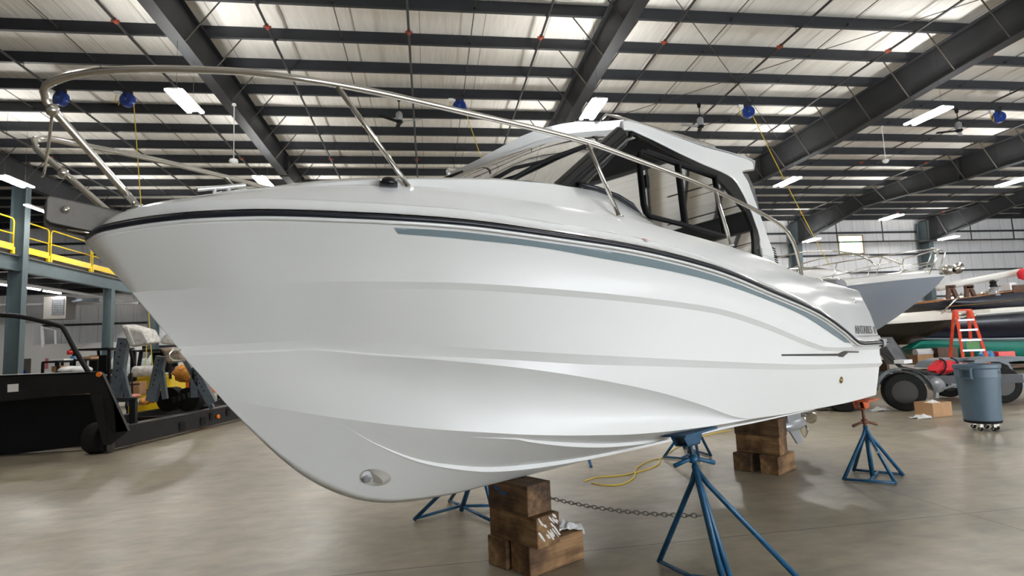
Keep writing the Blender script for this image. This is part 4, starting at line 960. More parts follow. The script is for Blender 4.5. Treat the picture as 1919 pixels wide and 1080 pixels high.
for k in range(3):
    a = 2 * PI * k / 3 + .5; c_ = Lc(7.74, 0, .42); d = Vector((0, math.cos(a), math.sin(a))); t = Vector((0, -d.z, d.y)); R = []
    for i in range(7):
        r_ = .04 + .17 * i / 6; wd = .07 * math.sin(PI * min(.97, (.25 + .75 * i / 6))) + .012
        R.append([c_ + d * r_ + t * (wd * q) + Vector((q * wd * .8, 0, 0)) for q in (-1, -.3, .3, 1)])
    s = MB(); s.grid(R); o = s.build('propeller_blade', STEEL, dr, True); md = o.modifiers.new('t', 'SOLIDIFY'); md.thickness = .006
MB().prism([Lc(7.0, .95, .86), Lc(7.22, .95, .83), Lc(7.22, .95, .815), Lc(7.0, .95, .845)], Vector((0, .4, -.08))).build('trim_tab', STEEL, boat)

# ================================================================== UNDER THE BOAT
def W2L(p): q = p - BO; return q.dot(BU), q.dot(BN)
def block(u, v, z, size, label, m, rot=0.0, wedge=0.0):
    # timber block: size = (length, width, height); rot relative to the boat axis (90 = across)
    c = Wc(u, v, z + size[2] / 2)
    hx, hy, hz = size[0] / 2, size[1] / 2, size[2] / 2
    V = [(x, y, z_) for x in (-hx, hx) for y in (-hy, hy) for z_ in (-hz, hz)]
    V = [(x, y, z_ - (wedge if (x < 0 and z_ > 0) else 0)) for x, y, z_ in V]
    o = obj('timber_block', V, [(0, 1, 3, 2), (4, 6, 7, 5), (0, 4, 5, 1), (2, 3, 7, 6), (0, 2, 6, 4), (1, 5, 7, 3)], m, bevel=.008)
    o.location = c; o.rotation_euler = (0, 0, BANG + math.radians(rot)); return tag(o, label, 'block', 'timber blocks under the keel')
HB_ = .2065
b1 = block(2.67, -.128, 0, (.46, .20, HB_), 'sawn timber block on the floor, left one at the base of the front stack', TIMB, 1)
b2 = block(2.72, .118, 0, (.52, .21, HB_), 'long timber block on the floor, right one at the base of the front stack', TIMB, -4)
b3 = block(2.56, .045, HB_, (.50, .22, HB_), 'middle timber block of the front stack with white paint smeared on its end', TIMB, 90)
b4 = block(2.54, .03, 2 * HB_, (.42, .23, HB_), 'top timber block of the front stack with blue paint marks', TIMBD, 90)
block(6.53, -.165, 0, (.46, .22, HB_), 'dark timber block on the floor, left one at the base of the rear stack', TIMBD, 0)
block(6.53, .155, 0, (.46, .21, HB_), 'timber block on the floor, right one at the base of the rear stack', TIMB, 0)
block(6.48, .0, HB_, (.52, .21, HB_), 'middle timber block of the rear stack', TIMB, 90)
block(6.48, .0, 2 * HB_, (.54, .21, HB_), 'top timber block of the rear stack, right under the keel', TIMBD, 90, .0)
# paint on the blocks
s = MB()
def smear(face_o, ux, uy, n, spots, name, m, parent, label=None):
    s = MB()
    for (x, y, a, b_, sk) in spots:
        P = []
        for k in range(9):
            t = 2 * PI * k / 9; r_ = random.uniform(.75, 1.15)
            P.append(face_o + ux * (x + a * r_ * math.cos(t) + sk * math.sin(t) * b_) + uy * (y + b_ * r_ * math.sin(t)) + n * .0015)
        s.addmesh(P, [tuple(range(9))])
    o = s.build(name, m, parent); 
    if label: o['label'] = label
    return o
smear(Vector((.0, .1165, 0)), Vector((1, 0, 0)), Vector((0, 0, 1)), Vector((0, 1, 0)), [(.11, .045, .030, .016, .3), (.035, .020, .03, .014, -.6), (.075, .03, .015, .01, 0)], 'blue_paint', mat('blue_paint_mark', (.01, .10, .32), .5), b4)
sp = [(random.uniform(-.085, .085), random.uniform(-.06, .09), random.uniform(.006, .012), random.uniform(.015, .045), .8) for _ in range(17)]
smear(Vector((-.2515, 0, 0)), Vector((0, 1, 0)), Vector((0, 0, 1)), Vector((-1, 0, 0)), sp, 'white_paint', mat('white_paint_mark', (.70, .68, .64), .6), b3)

def crumple(c, r, m, name, parent=None, seed=1, n=26, flat=.4):
    rnd = random.Random(seed); R = []
    for i in range(n + 1):
        row_ = []
        for j in range(n + 1):
            x = (i / n - .5) * 2; y = (j / n - .5) * 2; d = math.hypot(x, y); k = max(0, 1 - d * .75)
            a = math.atan2(y, x)
            h = (.45 + .35 * math.sin(5 * x + seed) * math.cos(6 * y + 2 * seed) + .25 * math.sin(11 * x * y + 3 * seed) + rnd.uniform(-.12, .12)) * k
            q = 1 + .25 * math.sin(3 * a + seed) + .12 * math.sin(7 * a)
            row_.append(Vector(c) + Vector((x * r[0] * q * (1 - .15 * d), y * r[1] * q * (1 - .15 * d), .004 + max(0, h) * r[2])))
        R.append(row_)
    s = MB(); s.grid(R); o = s.build(name, m, parent, True); md = o.modifiers.new('t', 'SOLIDIFY'); md.thickness = .004; return o
o = crumple((0, 0, 0), (.10, .075, .075), RAG, 'rag', None, 3); o.location = Wc(2.90, .13, HB_ + .002); tag(o, 'crumpled white rag on the long timber block of the front stack', 'rag')
dr_ = MB(); pts = [(.02, .08, .01), (.07, .115, .0), (.095, .12, -.05), (.10, .118, -.085)]
dr_.grid([[Vector((x - .05, y + .0, z)), Vector((x + .03, y + .006, z + .008)), Vector((x + .08, y, z - .006))] for x, y, z in pts]); q = dr_.build('hanging_corner', RAG, o, True)

# blue stands
def stand(center, top, feet, m_leg, padm, label, pad_dir, padsize=(.36, .22), screw=RUST, sticker=False, ratio=.60, spokes=False):
    C_ = Vector(center); T_ = Vector(top); R = empty('boat_stand', label, 'stand', C_, 0, 'adjustable stands under the boat')
    loc_ = lambda p: Vector(p) - C_
    ax = (T_ - C_).normalized(); apex = C_ + (T_ - C_) * ratio
    MB().tube([loc_(C_ + ax * .01), loc_(apex + ax * .06)], .024, 12).build('centre_pipe', m_leg, R, True)
    for f in feet:
        f = Vector(f) + Vector((0, 0, .012)); k = apex + (f - apex) * .0
        MB().tube([loc_(apex + ax * .035), loc_(apex.lerp(f, .12) + ax * .01), loc_(f)], .0185, 10).build('leg', m_leg, R, True)
    fs = [Vector(f) + Vector((0, 0, .02)) for f in feet]
    if spokes: bars = [(p, C_ + Vector((0, 0, .05))) for p in fs]
    else: bars = [(fs[0], fs[1]), (fs[2], fs[3]), (fs[0].lerp(fs[1], .5), fs[2].lerp(fs[3], .5))]
    for a, b_ in bars: MB().tube([loc_(a.lerp(b_, .03)), loc_(b_)], .015, 8).build('base_bar', m_leg, R, True)
    MB().tube([loc_(apex + ax * .03), loc_(T_ - ax * .02)], .016, 12).build('screw', screw, R, True)
    h = apex + ax * .10
    sd = Vector((ax.y, -ax.x, 0)) if abs(ax.x) + abs(ax.y) > .05 else Vector((1, 0, 0)); sd = (BU * .8 + BN * .5).normalized()
    s = MB().lathe([(.032, -.02), (.034, 0), (.03, .03)], loc_(h), ax, 12)
    for sg in (-1, 1):
        s.tube([loc_(h), loc_(h + sd * sg * .05 - ax * .005), loc_(h + sd * sg * .15 - ax * .035)], .010, 8, r2=.017)
    s.build('handle_nut', screw if padm is ORANGE else m_leg, R, True)
    # pad: plate with folded bracket
    pu = Vector(pad_dir).normalized(); n_ = (ax * .3 + Vector((0, 0, .7))).normalized(); pv = n_.cross(pu).normalized(); pu = pv.cross(n_)
    a, b_ = padsize[0] / 2, padsize[1] / 2
    s = MB().prism([loc_(T_ + pu * sx * a + pv * sy * b_) for sx, sy in ((-1, -1), (1, -1), (1, 1), (-1, 1))], n_ * .014)
    s.build('pad', padm, R)
    s = MB()
    for sy in (-.4, .4):
        s.prism([loc_(T_ + pu * x * a + pv * sy * b_ - n_ * y) for x, y in ((-.62, 0), (.62, 0), (.36, .085), (-.36, .085))], pv * .008)
    s.prism([loc_(T_ + pu * x * a - pv * .4 * b_ - n_ * .085) for x in (-.36, .36)] + [loc_(T_ + pu * x * a + pv * .4 * b_ - n_ * .085) for x in (.36, -.36)], n_ * .008)
    s.build('pad_bracket', padm, R)
    if sticker:
        f = fs[sticker]; d_ = (f - apex).normalized(); p = apex.lerp(f, .22)
        MB().tube([loc_(p), loc_(p + d_ * .13)], .0195, 10).build('sticker', PAPER, R)
    return R
# near stand in the foreground
f = [onZ(1235, 1057), onZ(1362, 1120), onZ(1392, 1045), onZ(1500, 1092)]
c = onZ(1352, 1078)
TOPN = Wc(3.30, .96, .925)
s1 = stand(c, TOPN, [f[0], f[1], onZ(1378, 1118), f[3]], BLUES, mat('blue_pad_plate', (.012, .07, .14), .5, noise=.3), 'blue stand nearest the camera, its legs cut off by the bottom edge', BU, (.42, .24), mat('dark_teal_screw', (.012, .05, .09), .5, noise=.3), ratio=.70)
# stern stand, orange pad
cs = onZ(1636, 897)
stand(cs, Wc(6.78, 1.02, .822), [onZ(1581, 902), onZ(1679, 909), onZ(1600, 884), onZ(1693, 893)], BLUES, ORANGE, 'blue stand with an orange-red screw and pad under the stern corner', BU, (.36, .24), RUST, sticker=1)
# starboard stands
c3 = onZ(864, 958)
stand(c3, Wc(3.10, -.93, .915), [onZ(776, 977), onZ(930, 985), onZ(842, 942), onZ(960, 952)], BLUES, BLUES, 'blue stand on the far side of the boat, left of the front timber stack', BU, (.36, .22), spokes=True)
c4 = onZ(1291, 851)
stand(c4, Wc(6.75, -1.0, .82), [onZ(1244, 859), onZ(1310, 865), onZ(1282, 841), onZ(1333, 857)], BLUES, BLUES, 'blue stand on the far side of the boat, left of the rear timber stack', BU, (.36, .22))
c5 = onZ(1110, 868)
MB().tube([onZ(1108, 877) + Vector((0, 0, .01)), onZ(1103, 866) + Vector((-.02, .1, .25))], .02, 8).build('blue_strut', BLUES)
tag(bpy.data.objects['blue_strut'], 'short piece of a blue support leg seen below the hull between the stands', 'support')
# chains
def chain(pts, name, label, L_=.052, r=.0042):
    tot = sum((b_ - a).length for a, b_ in zip(pts[:-1], pts[1:])); n = int(tot / (L_ * .72)); s = MB(); acc = 0; idx = 0
    def at(d):
        for a, b_ in zip(pts[:-1], pts[1:]):
            l = (b_ - a).length
            if d <= l: return a.lerp(b_, d / l), (b_ - a).normalized()
            d -= l
        return pts[-1], (pts[-1] - pts[-2]).normalized()
    for i in range(n):
        p, t = at((i + .5) * tot / n); u = Vector((0, 0, 1)) if abs(t.z) < .9 else Vector((1, 0, 0)); x = (u - t * t.dot(u)).normalized(); y = t.cross(x)
        if i % 2: x = y
        R = []
        for k in range(10):
            a = 2 * PI * k / 10; R.append(p + t * (math.cos(a) * L_ / 2) + x * (math.sin(a) * L_ * .27))
        s.tube(R, r, 5, closed=True)
    return tag(s.build(name, CHAIN, None, True), label, 'chain', 'safety chains between the stands')
hk = s1.location + (TOPN - s1.location) * .45
A_ = Wc(3.05, -.85, .55); B_ = hk + Vector((-.03, 0, -.04))
chain([Vector(p) for p in sag(c3 + (Wc(3.10, -.93, .915) - c3) * .45, B_, .10, 20)], 'chain', 'long chain sagging from behind the front timber stack to the nearest blue stand')
hc_ = hk + Vector((.02, -.02, -.06)); chain([hc_, Vector((hc_.x + .05, hc_.y - .02, .10))], 'chain', 'loose chain end hanging down from the nearest blue stand')
hd = c3 + (Wc(3.10, -.93, .915) - c3) * .5 + Vector((.1, -.03, 0)); chain([hd, Vector((hd.x + .03, hd.y, .06))], 'chain', 'chain hanging from the far blue stand, left of the front timber stack')
# yellow extension cord on the floor
pts = []
ctrl = [(1095, 903), (1120, 896), (1160, 893), (1200, 885), (1232, 873), (1236, 862), (1215, 866), (1192, 880), (1188, 896), (1165, 909), (1135, 911), (1108, 907), (1100, 902)]
def catmull(P, n=8):
    out = []
    for i in range(len(P) - 1):
        p0 = P[max(i - 1, 0)]; p1 = P[i]; p2 = P[i + 1]; p3 = P[min(i + 2, len(P) - 1)]
        for k in range(n):
            t = k / n; out.append(.5 * ((2 * p1) + (-p0 + p2) * t + (2 * p0 - 5 * p1 + 4 * p2 - p3) * t * t + (-p0 + 3 * p1 - 3 * p2 + p3) * t ** 3))
    out.append(P[-1]); return out
P_ = [onZ(x, y) + Vector((0, 0, .008)) for x, y in ctrl[:-1]]
tag(MB().tube(catmull(P_), .007, 6).build('extension_cord', YCORD, None, True), 'yellow extension cord lying in loops on the floor under the boat', 'cord')
P_ = [onZ(x, y) + Vector((0, 0, .010)) for x, y in [(1236, 862), (1250, 853), (1266, 842), (1290, 832), (1310, 822), (1340, 813), (1370, 808)]]
tag(MB().tube(catmull(P_), .007, 6).build('extension_cord', YCORD, None, True), 'yellow cord running away behind the nearest blue stand', 'cord')

# ================================================================== RIGHT SIDE BACKGROUND
def local(o, pts): return [Vector(p) - o.location for p in pts]
# rubbish bin on a wheeled dolly
cb = onZ(1844, 806); R = empty('rubbish_bin', 'blue-grey round plastic rubbish bin on a dolly', 'bin', cb)
MB().lathe([(.225, .15), (.235, .16), (.275, .80), (.285, .805), (.285, .93), (.30, .95), (.30, 1.0), (.285, 1.0), (.27, .93), (.22, .20), (.0, .19)], (0, 0, 0), n=40, cap=False).build('body', CANM, R, True, sharp=35)
MB().lathe([(.287, .80), (.290, .815), (.287, .83)], (0, 0, 0), n=40, cap=False).build('band', CANM, R, True)
MB().lathe([(.20, .11), (.23, .12), (.24, .15), (.20, .155)], (0, 0, 0), n=30).build('dolly', BLACKM, R, True, sharp=40)
for a in (210, 270, 330, 90, 30):
    d = Vector((math.cos(math.radians(a)), math.sin(math.radians(a)), 0)) * .165
    o = MB().lathe([(.032, -.014), (.036, 0), (.032, .014)], d + Vector((0, 0, .037)), (1, .3, 0), 14).build('caster', BLACKM, R, True)
    MB().box(d + Vector((0, 0, .09)), (.045, .05, .06)).lathe([(.014, -.017), (.014, .017)], d + Vector((0, 0, .037)), (1, .3, 0), 10).build('caster_fork', STEEL, o)
s = MB(); hx = Vector((-.30, -.10, 0))
s.box(hx + Vector((0, 0, .945)), (.07, .16, .025), .3); s.box(hx + Vector((0, 0, .80)), (.05, .16, .02), .3)
for q in (-.07, .07): s.box(hx + Vector((-.01 + q * -.3, q, .87)), (.05, .012, .15), .3)
s.build('handle', CANM, R)
MB().addmesh([Vector((math.sin(a) * .2875, -math.cos(a) * .2875, z_)) for z_ in (.865, .895) for a in [math.radians(12 + 2.2 * k) for k in range(10)]], [(k, k + 1, k + 11, k + 10) for k in range(9)]).build('label_plate', DARKV, R)
# trailer with tandem wheels carrying the grey boat
def wheel(c, r, w_, ax, parent, name='wheel'):
    o = MB().lathe([(r * .60, -w_ / 2), (r * .93, -w_ / 2), (r, -w_ * .36), (r, w_ * .36), (r * .93, w_ / 2), (r * .60, w_ / 2)], c, ax, 36, cap=False)
    o = o.build(name, TIRE, parent, True, sharp=30)
    MB().lathe([(r * .60, -w_ / 2 + .01), (r * .56, -w_ / 2 + .02), (r * .50, -w_ * .2), (r * .18, -w_ * .22), (r * .16, -w_ * .40), (.005, -w_ * .42)], c, ax, 28).build('rim', mat('dark_rim', (.022, .018, .014), .5), o, True, sharp=40)
    MB().lathe([(r * .60, w_ / 2 - .01), (.005, w_ / 2 - .03)], c, ax, 24).build('hub', mat('dark_rim', (.022, .018, .014), .5), o)
    MB().lathe([(.035, -w_ * .50), (.03, -w_ * .52), (.005, -w_ * .53)], c, ax, 12).build('hub_cap', STEEL, o, True)
    return o
tw = onZ(1697, 770); tdir = Vector((-.30, .954, 0)).normalized(); tside = Vector((tdir.y, -tdir.x, 0))
R = empty('boat_trailer', 'dark boat trailer with fat tyres and an open grey fender, behind the stern', 'trailer', tw)
ax_ = Vector((-.50, -.866, 0)); tl = Vector((.866, -.5, 0))
wheel(Vector((0, 0, .37)), .37, .26, -ax_ * -1, R)
wheel(Vector((-.98, .45, .37)), .37, .26, ax_, R)
def fender(cx_, parent):
    R_ = []
    for k in range(13):
        a = math.radians(-10 + 200 * k / 12) if False else math.radians(5 + 170 * k / 12); p = Vector(cx_) + (-tl * math.cos(a) * .46) * -1 + Vector((0, 0, .36 + .46 * math.sin(a)))
        R_.append([p + ax_ * -.17, p + ax_ * .17])
    s = MB(); s.grid(R_); o = s.build('fender', GALV, parent, True); md = o.modifiers.new('t', 'SOLIDIFY'); md.thickness = .01
fender((0, 0, 0), R); fender((-.98, .45, 0), R)
MB().bar(tl * -2.6 + Vector((.2, .55, .55)), tl * 2.2 + Vector((.2, .55, .55)), .10, .16).build('frame_beam', TRIM_DK, R)
MB().bar(tl * -2.6 + Vector((1.0, 1.9, .55)), tl * 2.2 + Vector((1.0, 1.9, .55)), .10, .16).build('frame_beam', TRIM_DK, R)
for k in (-1.4, .3, 1.8): MB().bar(tl * k + Vector((.2, .55, .55)), tl * k + Vector((1.0, 1.9, .55)), .09, .12).build('cross_member', TRIM_DK, R)
a = onY(1655, 622, 10.9) - tw; b_ = onY(1698, 668, 10.6) - tw
MB().prism([onY(1650, 632, 10.8) - tw, onY(1672, 632, 10.8) - tw, onY(1703, 672, 10.6) - tw, onY(1706, 682, 10.6) - tw, onY(1684, 684, 10.6) - tw], Vector((.03, .35, 0))).build('side_flap', mat('scuffed_grey_sheet', (.10, .10, .105), .35, noise=.4, nscale=5), R)
MB().box(onY(1700, 678, 10.4) - tw + Vector((0, .1, 0)), (.28, .2, .07), .3).build('foam_block', WHITEP, R)
MB().tube([onY(1655, 660, 10.8) - tw, onY(1690, 690, 10.5) - tw, onY(1740, 700, 10.2) - tw], .04, 8).build('cable_tube', PIPE, R)
s = MB(); pq = onY(1755, 722, 10.3) - tw
s.lathe([(.05, -.1), (.14, -.06), (.15, .08), (.08, .12)], pq, (-.8, -.4, .3), 14); s.tube([pq, pq + Vector((.0, .05, -.25))], .05, 8); s.build('winch_motor', GREYP, R, True, sharp=40)
MB().tube([onY(1764, 730, 10.2) - tw, onY(1794, 722, 9.9) - tw], .02, 8).build('tow_bar', GREYP, R)
# second trailer behind the bin
g0 = onZ(1900, 765)
R = empty('boat_trailer', 'grey trailer with long arched fenders behind the rubbish bin', 'trailer', g0)
def archfender(pxs, Y, name, depth=.5):
    s = MB(); P_ = [onY(x, y, Y) - g0 for x, y in pxs]; s.grid([[p, p + Vector((.1, depth, 0))] for p in P_]); s.grid([[p, p + Vector((0, 0, -.10))] for p in P_]); o = s.build(name, GALV, R, True, sharp=40); return o
archfender([(1740, 690), (1752, 678), (1775, 672), (1805, 671), (1830, 673), (1850, 685), (1862, 702), (1868, 712)], 10.9, 'fender')
archfender([(1826, 676), (1845, 670), (1870, 669), (1888, 676), (1900, 695), (1912, 714)], 10.6, 'fender')
archfender([(1868, 680), (1890, 670), (1915, 668), (1950, 676), (1980, 700)], 11.2, 'fender')
MB().bar(onY(1780, 720, 10.8) - g0, onY(2010, 722, 10.2) - g0, .12, .14).build('frame_beam', mat('pale_trailer_beam', (.25, .28, .31), .45), R)
MB().bar(onY(1720, 712, 11.4) - g0, onY(2010, 702, 11.4) - g0, .10, .12).build('frame_beam', mat('pale_trailer_beam', (.25, .28, .31), .45), R)
wheel(onZ(1905, 757) + Vector((0, .3, .37)) - g0, .37, .26, Vector((-.3, -.95, 0)), R)
wheel(onZ(1800, 748) + Vector((0, .3, .37)) - g0, .35, .24, Vector((-.3, -.95, 0)), R)
# red bag on the trailer
o = MB().blob((0, 0, 0), (.36, .18, .13), 15, 8, .22).build('duffel_bag', REDF, None, True, sharp=38); o.location = onY(1768, 688, 10.35); tag(o, 'crumpled red bag with black straps lying on the trailer', 'bag')
for q in (-.14, .13): MB().tube([(q + .17 * math.sin(PI * t / 10 - PI / 2) * .4, -.19 * math.cos(PI * (t / 10 - .5)), .17 * math.sin(PI * (t / 10 - .5))) for t in range(11)], .016, 6).build('strap', BLACKM, o, True)
# cardboard box, rags
pb = onZ(1750, 779); R = empty('cardboard_box', 'open cardboard box full of white rags on the floor left of the bin', 'box', pb, .15)
s = MB()
for cx_, cy_, sx, sy in ((0, -.17, .46, .008), (0, .17, .46, .008), (-.23, 0, .008, .34), (.23, 0, .008, .34)): s.box((cx_, cy_, .125), (sx, sy, .25))
s.box((0, 0, .005), (.46, .34, .01)); s.build('carton', CARD, R)
o = crumple((0, 0, .20), (.20, .15, .09), RAG, 'contents', R, 5)
for px, py, r_, sd, l in ((1728, 784, (.20, .12, .08), 7, 'pile of white rags on the floor in front of the cardboard box'), (1648, 770, (.24, .12, .09), 9, 'pile of white rags on the floor beside the trailer tyre')):
    o = crumple((0, 0, 0), r_, RAG, 'rag_pile', None, sd); o.location = onZ(px, py); tag(o, l, 'rags', 'white rags on the floor')
o = crumple((0, 0, 0), (.50, .25, .24), mat('dark_olive_cloth', (.065, .05, .035), .8, noise=.3), 'cloth_heap', None, 12); o.location = onZ(1575, 768); tag(o, 'dark brown heap of cloth on the floor below the stern', 'cloth')
# step ladder
lt = onY(1803, 583, 14.6)
R = empty('step_ladder', 'orange-red step ladder standing in front of the dark boats', 'ladder', (lt.x, 14.6, 0)); H_ = lt.z + .02
def ladder_pt(side, t, back):   # t 0 top .. 1 floor
    w_ = .17 + .16 * t; y = (-.62 * t - .08) if not back else (.62 * t + .08); return Vector((side * w_, y, H_ * (1 - t)))
RZL = Matrix.Rotation(math.radians(-28), 3, 'Z')
for back in (0, 1):
    for sd in (-1, 1): MB().bar(RZL @ ladder_pt(sd, 0, back), RZL @ ladder_pt(sd, 1, back), .035, .075, RZL @ Vector((1, 0, 0))).build('rail', REDL, R)
for k in range(1, 7):
    t = k / 7.2; a, b_ = ladder_pt(-1, t, 0), ladder_pt(1, t, 0); MB().bar(RZL @ a, RZL @ b_, .09, .05).build('step', GREYP, R)
    if k % 2: MB().bar(RZL @ ladder_pt(-1, t, 1), RZL @ ladder_pt(1, t, 1), .02, .03).build('back_brace', GREYP, R)
MB().box(RZL @ Vector((0, 0, H_)), (.40, .22, .05), math.radians(-28)).build('ladder_top', REDL, R)
MB().box(RZL @ ladder_pt(0, .5, 0) + RZL @ Vector((0, -.06, 0)), (.30, .01, .26), math.radians(-28)).build('green_notice', mat('green_print', (.12, .30, .10), .6), R)
# background boats: general loft builder
def bgboat(name, label, bow, heading, L_, beam, zs, zk, mats, stripe=None, cat='boat'):
    """bow: world xy of the stem head, heading: direction from bow to stern, zs/zk sheer and keel heights"""
    hd = Vector((math.cos(heading), math.sin(heading), 0)); R = empty(name, label, cat, (bow[0], bow[1], 0), heading)
    prof = [(0, 1, 1.0), (.05, .34, .97), (.15, .62, .95), (.35, .93, .90), (.6, 1, .86), (1, .90, .85)]
    def half(t): return beam / 2 * interp([(0, 0), (.04, .26), (.10, .48), (.2, .72), (.4, .95), (.6, 1), (1, .9)], t)
    rake = mats.get('rake', .18)
    def sec(t, q):      # q 0 sheer .. 1 keel
        u = rake * L_ * q ** 1.25 * (1 - t) + t * L_; zk_ = zk; z = zs * (1 - q) + zk_ * q + (.0 if q else 0) - .06 * zs * 0
        z += (interp([(0, 0), (.3, -.06), (1, -.10)], t) * (zs - zk)) * (1 - q)
        v = half(t) * interp([(0, 1), (.25, .93), (.5, .80), (.72, .72), (1, 0)], q)
        return Vector((u, v, z))
    for nme, q0, q1, m_ in mats['bands']:
        s = MB()
        for sg in (1, -1):
            s.grid([[Vector((p.x, p.y * sg, p.z)) for p in [sec(i / 36, q0 + (q1 - q0) * j / 8) for j in range(9)]] for i in range(37)])
        e = [sec(1, q0 + (q1 - q0) * j / 8) for j in range(9)]
        s.grid([[p for p in e], [Vector((p.x, -p.y, p.z)) for p in e]])
        s.build(nme, m_, R, True, sharp=50)
    s = MB()
    for sg in (1, -1):
        s.grid([[Vector((p.x, (p.y + .012) * sg, p.z - .02)), Vector((p.x + .01, (p.y + .012) * sg, p.z + .02)), Vector((p.x + .04, max(0, p.y - .06) * sg, p.z + mats.get('deckh', .10))), Vector((p.x + .2, max(0, p.y - .25) * sg, p.z + mats.get('deckh', .10) * 1.4)), Vector((p.x + .2, 0, p.z + mats.get('deckh', .10) * 1.8))] for p in [sec(i / 36, 0) for i in range(37)]])
    s.build('deck', mats['deck'], R, True, sharp=45)
    return R, sec
# grey hulled boat on the dark trailer, bow towards us
tip = onY(1772, 516, 12.0); hdA = math.radians(118)
R, sec = bgboat('motor_boat', 'pale grey hulled motor boat with its bow pointing right, above the dark trailer', (tip.x, tip.y), hdA, 8.2, 2.7, tip.z, 1.30,
    dict(bands=[('hull', 0, 1, GREYH)], deck=GEL, deckh=.13, rake=.26))
s = MB()
for sg in (1, -1):
    P_ = [sec(.10 + .85 * i / 20, .54 + .04 * i / 20) for i in range(21)]; s.grid([[Vector((p.x, (p.y + .02) * sg, p.z)), Vector((p.x, (p.y + .012) * sg, p.z - .045))] for p in P_])
s.build('hull_stripe', BLACKM, R)
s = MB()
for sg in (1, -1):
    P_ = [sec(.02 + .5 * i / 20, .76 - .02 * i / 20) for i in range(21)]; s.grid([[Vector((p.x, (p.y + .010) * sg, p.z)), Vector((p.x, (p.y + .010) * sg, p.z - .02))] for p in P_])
s.build('lower_hull_line', mat('dark_hull_grey', (.14, .15, .18), .4), R)  # thin darker grey strip along the lower hull
for sg in (1, -1):
    rp = []
    for i in range(25):
        p = sec(.0 + .55 * i / 24, 0); rp.append(Vector((p.x + .12, max(.22, p.y - .02) * sg, p.z + .66 - .12 * i / 24)))
    rp = [Vector((.25, .25 * sg, rp[0].z - .62)), Vector((.02, .24 * sg, rp[0].z - .08))] + rp + [rp[-1] + Vector((.1, 0, -.25))]
    o = MB().tube(rp, .017, 8).build('bow_rail', STEEL, R, True)
    for i in (0, 5, 10, 15, 20): a = rp[2 + i]; MB().tube([a, a + Vector((.22, 0, -.55))], .013, 6).build('stanchion', STEEL, o, True)
    mid = [p - Vector((-.1, 0, .32)) for p in rp[2:-1]]; MB().tube(mid, .010, 6).build('mid_rail', STEEL, o, True)
zt_ = tip.z
MB().lathe([(.05, -.12), (.11, -.08), (.13, .05), (.04, .16)], (-.05, .0, zt_ + .12), (1, .3, .2), 14).lathe([(.02, -.03), (.14, 0), (.02, .03)], (-.28, .05, zt_ + .13), (.3, 1, .2), 16).build('anchor', STEEL, R, True)
MB().box((.1, 0, zt_ + .04), (.55, .16, .05)).build('bow_roller', STEEL, R, bevel=.01)
MB().blob((4.0, 0, zt_ + .22), (1.9, .95, .42), 24, 10).build('coachroof', GEL, R, True)
MB().blob((3.9, 0, zt_ + .28), (1.45, .80, .42), 24, 10).build('windscreen', GLASST, R, True)
for sg in (-1, 1): MB().tube([(3.0 + 1.9 * math.sin(a), sg * .95, zt_ + .2 + .95 * math.cos(a) * .8) for a in [math.radians(d) for d in range(-80, 90, 12)]], .02, 8).build('grab_arch', STEEL, R, True)
MB().box((5.6, 0, zt_ + .3), (1.4, 1.5, .9)).build('cabin', GEL, R, bevel=.15)
# black hulled boat with white deck behind
tip = onY(1800, 597, 15.0)
R, sec = bgboat('motor_boat', 'black hulled boat with a white deck, bow tip right behind the orange-red ladder', (tip.x, tip.y), math.radians(135), 7.5, 2.4, tip.z, .75,
    dict(bands=[('hull', 0, .66, HBLACK), ('boot_stripe', .66, .80, PLAS), ('bottom', .80, 1, mat('dark_bottom', (.03, .025, .02), .5))], deck=mat('cream_deck', (.72, .68, .62), .4), deckh=.16, rake=.30))
MB().tube([(.5, .3, tip.z + .1), (-.1, .15, tip.z + .75)], .02, 6).build('stanchion', STEEL, R, True)
MB().tube([(.05, .05, tip.z + .1), (-.25, 0, tip.z + .14), (-.35, .1, tip.z + .05)], .05, 8).tube([(.0, -.1, tip.z + .1), (-.3, -.05, tip.z + .2)], .03, 8).build('anchor', STEEL, R, True)
# navy hull with teal bottom
a = onY(1700, 600, 17.0)
R = empty('sailing_boat', 'long black-blue hull with a teal bottom and white waterline behind the ladder', 'boat', (0, 0, 0))
def longhull(pl, Y, depth, name, m_):
    """pl: list of px (x, ytop, ybottom) traced on the near side plane Y; depth adds the far side"""
    T_ = [onY(x, y0, Y) for x, y0, y1 in pl]; B_ = [onY(x, y1, Y) for x, y0, y1 in pl]; R_ = []
    for t_, b2 in zip(T_, B_):
        R_.append([t_ + Vector((0, depth, 0)), t_ + Vector((0, depth * .02, 0)), t_.lerp(b2, .3) + Vector((0, -.12 * 0 + .02, 0)), t_.lerp(b2, .7) + Vector((0, .12, 0)), b2 + Vector((0, .34, 0)), b2 + Vector((0, depth, 0))])
    s = MB(); s.grid(R_); s.addmesh(R_[0], [tuple(range(6))]); s.addmesh(R_[-1], [tuple(range(6))]); return s.build(name, m_, R, True, sharp=40)
longhull([(1680, 600, 634), (1760, 598, 634), (1800, 596, 634), (1860, 592, 634), (1919, 588, 633), (2100, 575, 630)], 17, 3.0, 'hull', NAVY)
longhull([(1735, 634, 638), (1800, 634, 639), (1860, 634, 640), (1919, 633, 640), (2100, 630, 638)], 17.0, 3.0, 'waterline', mat('pale_grey_line', (.38, .42, .46), .4))
longhull([(1712, 652, 655), (1728, 640, 657), (1760, 638, 660), (1800, 639, 664), (1860, 640, 672), (1919, 640, 676), (2100, 638, 690)], 17.1, 2.8, 'antifouling', TEAL)
longhull([(1812, 590, 597), (1860, 586, 593), (1919, 581, 589), (2100, 570, 578)], 16.95, 3.0, 'toe_rail', GEL)
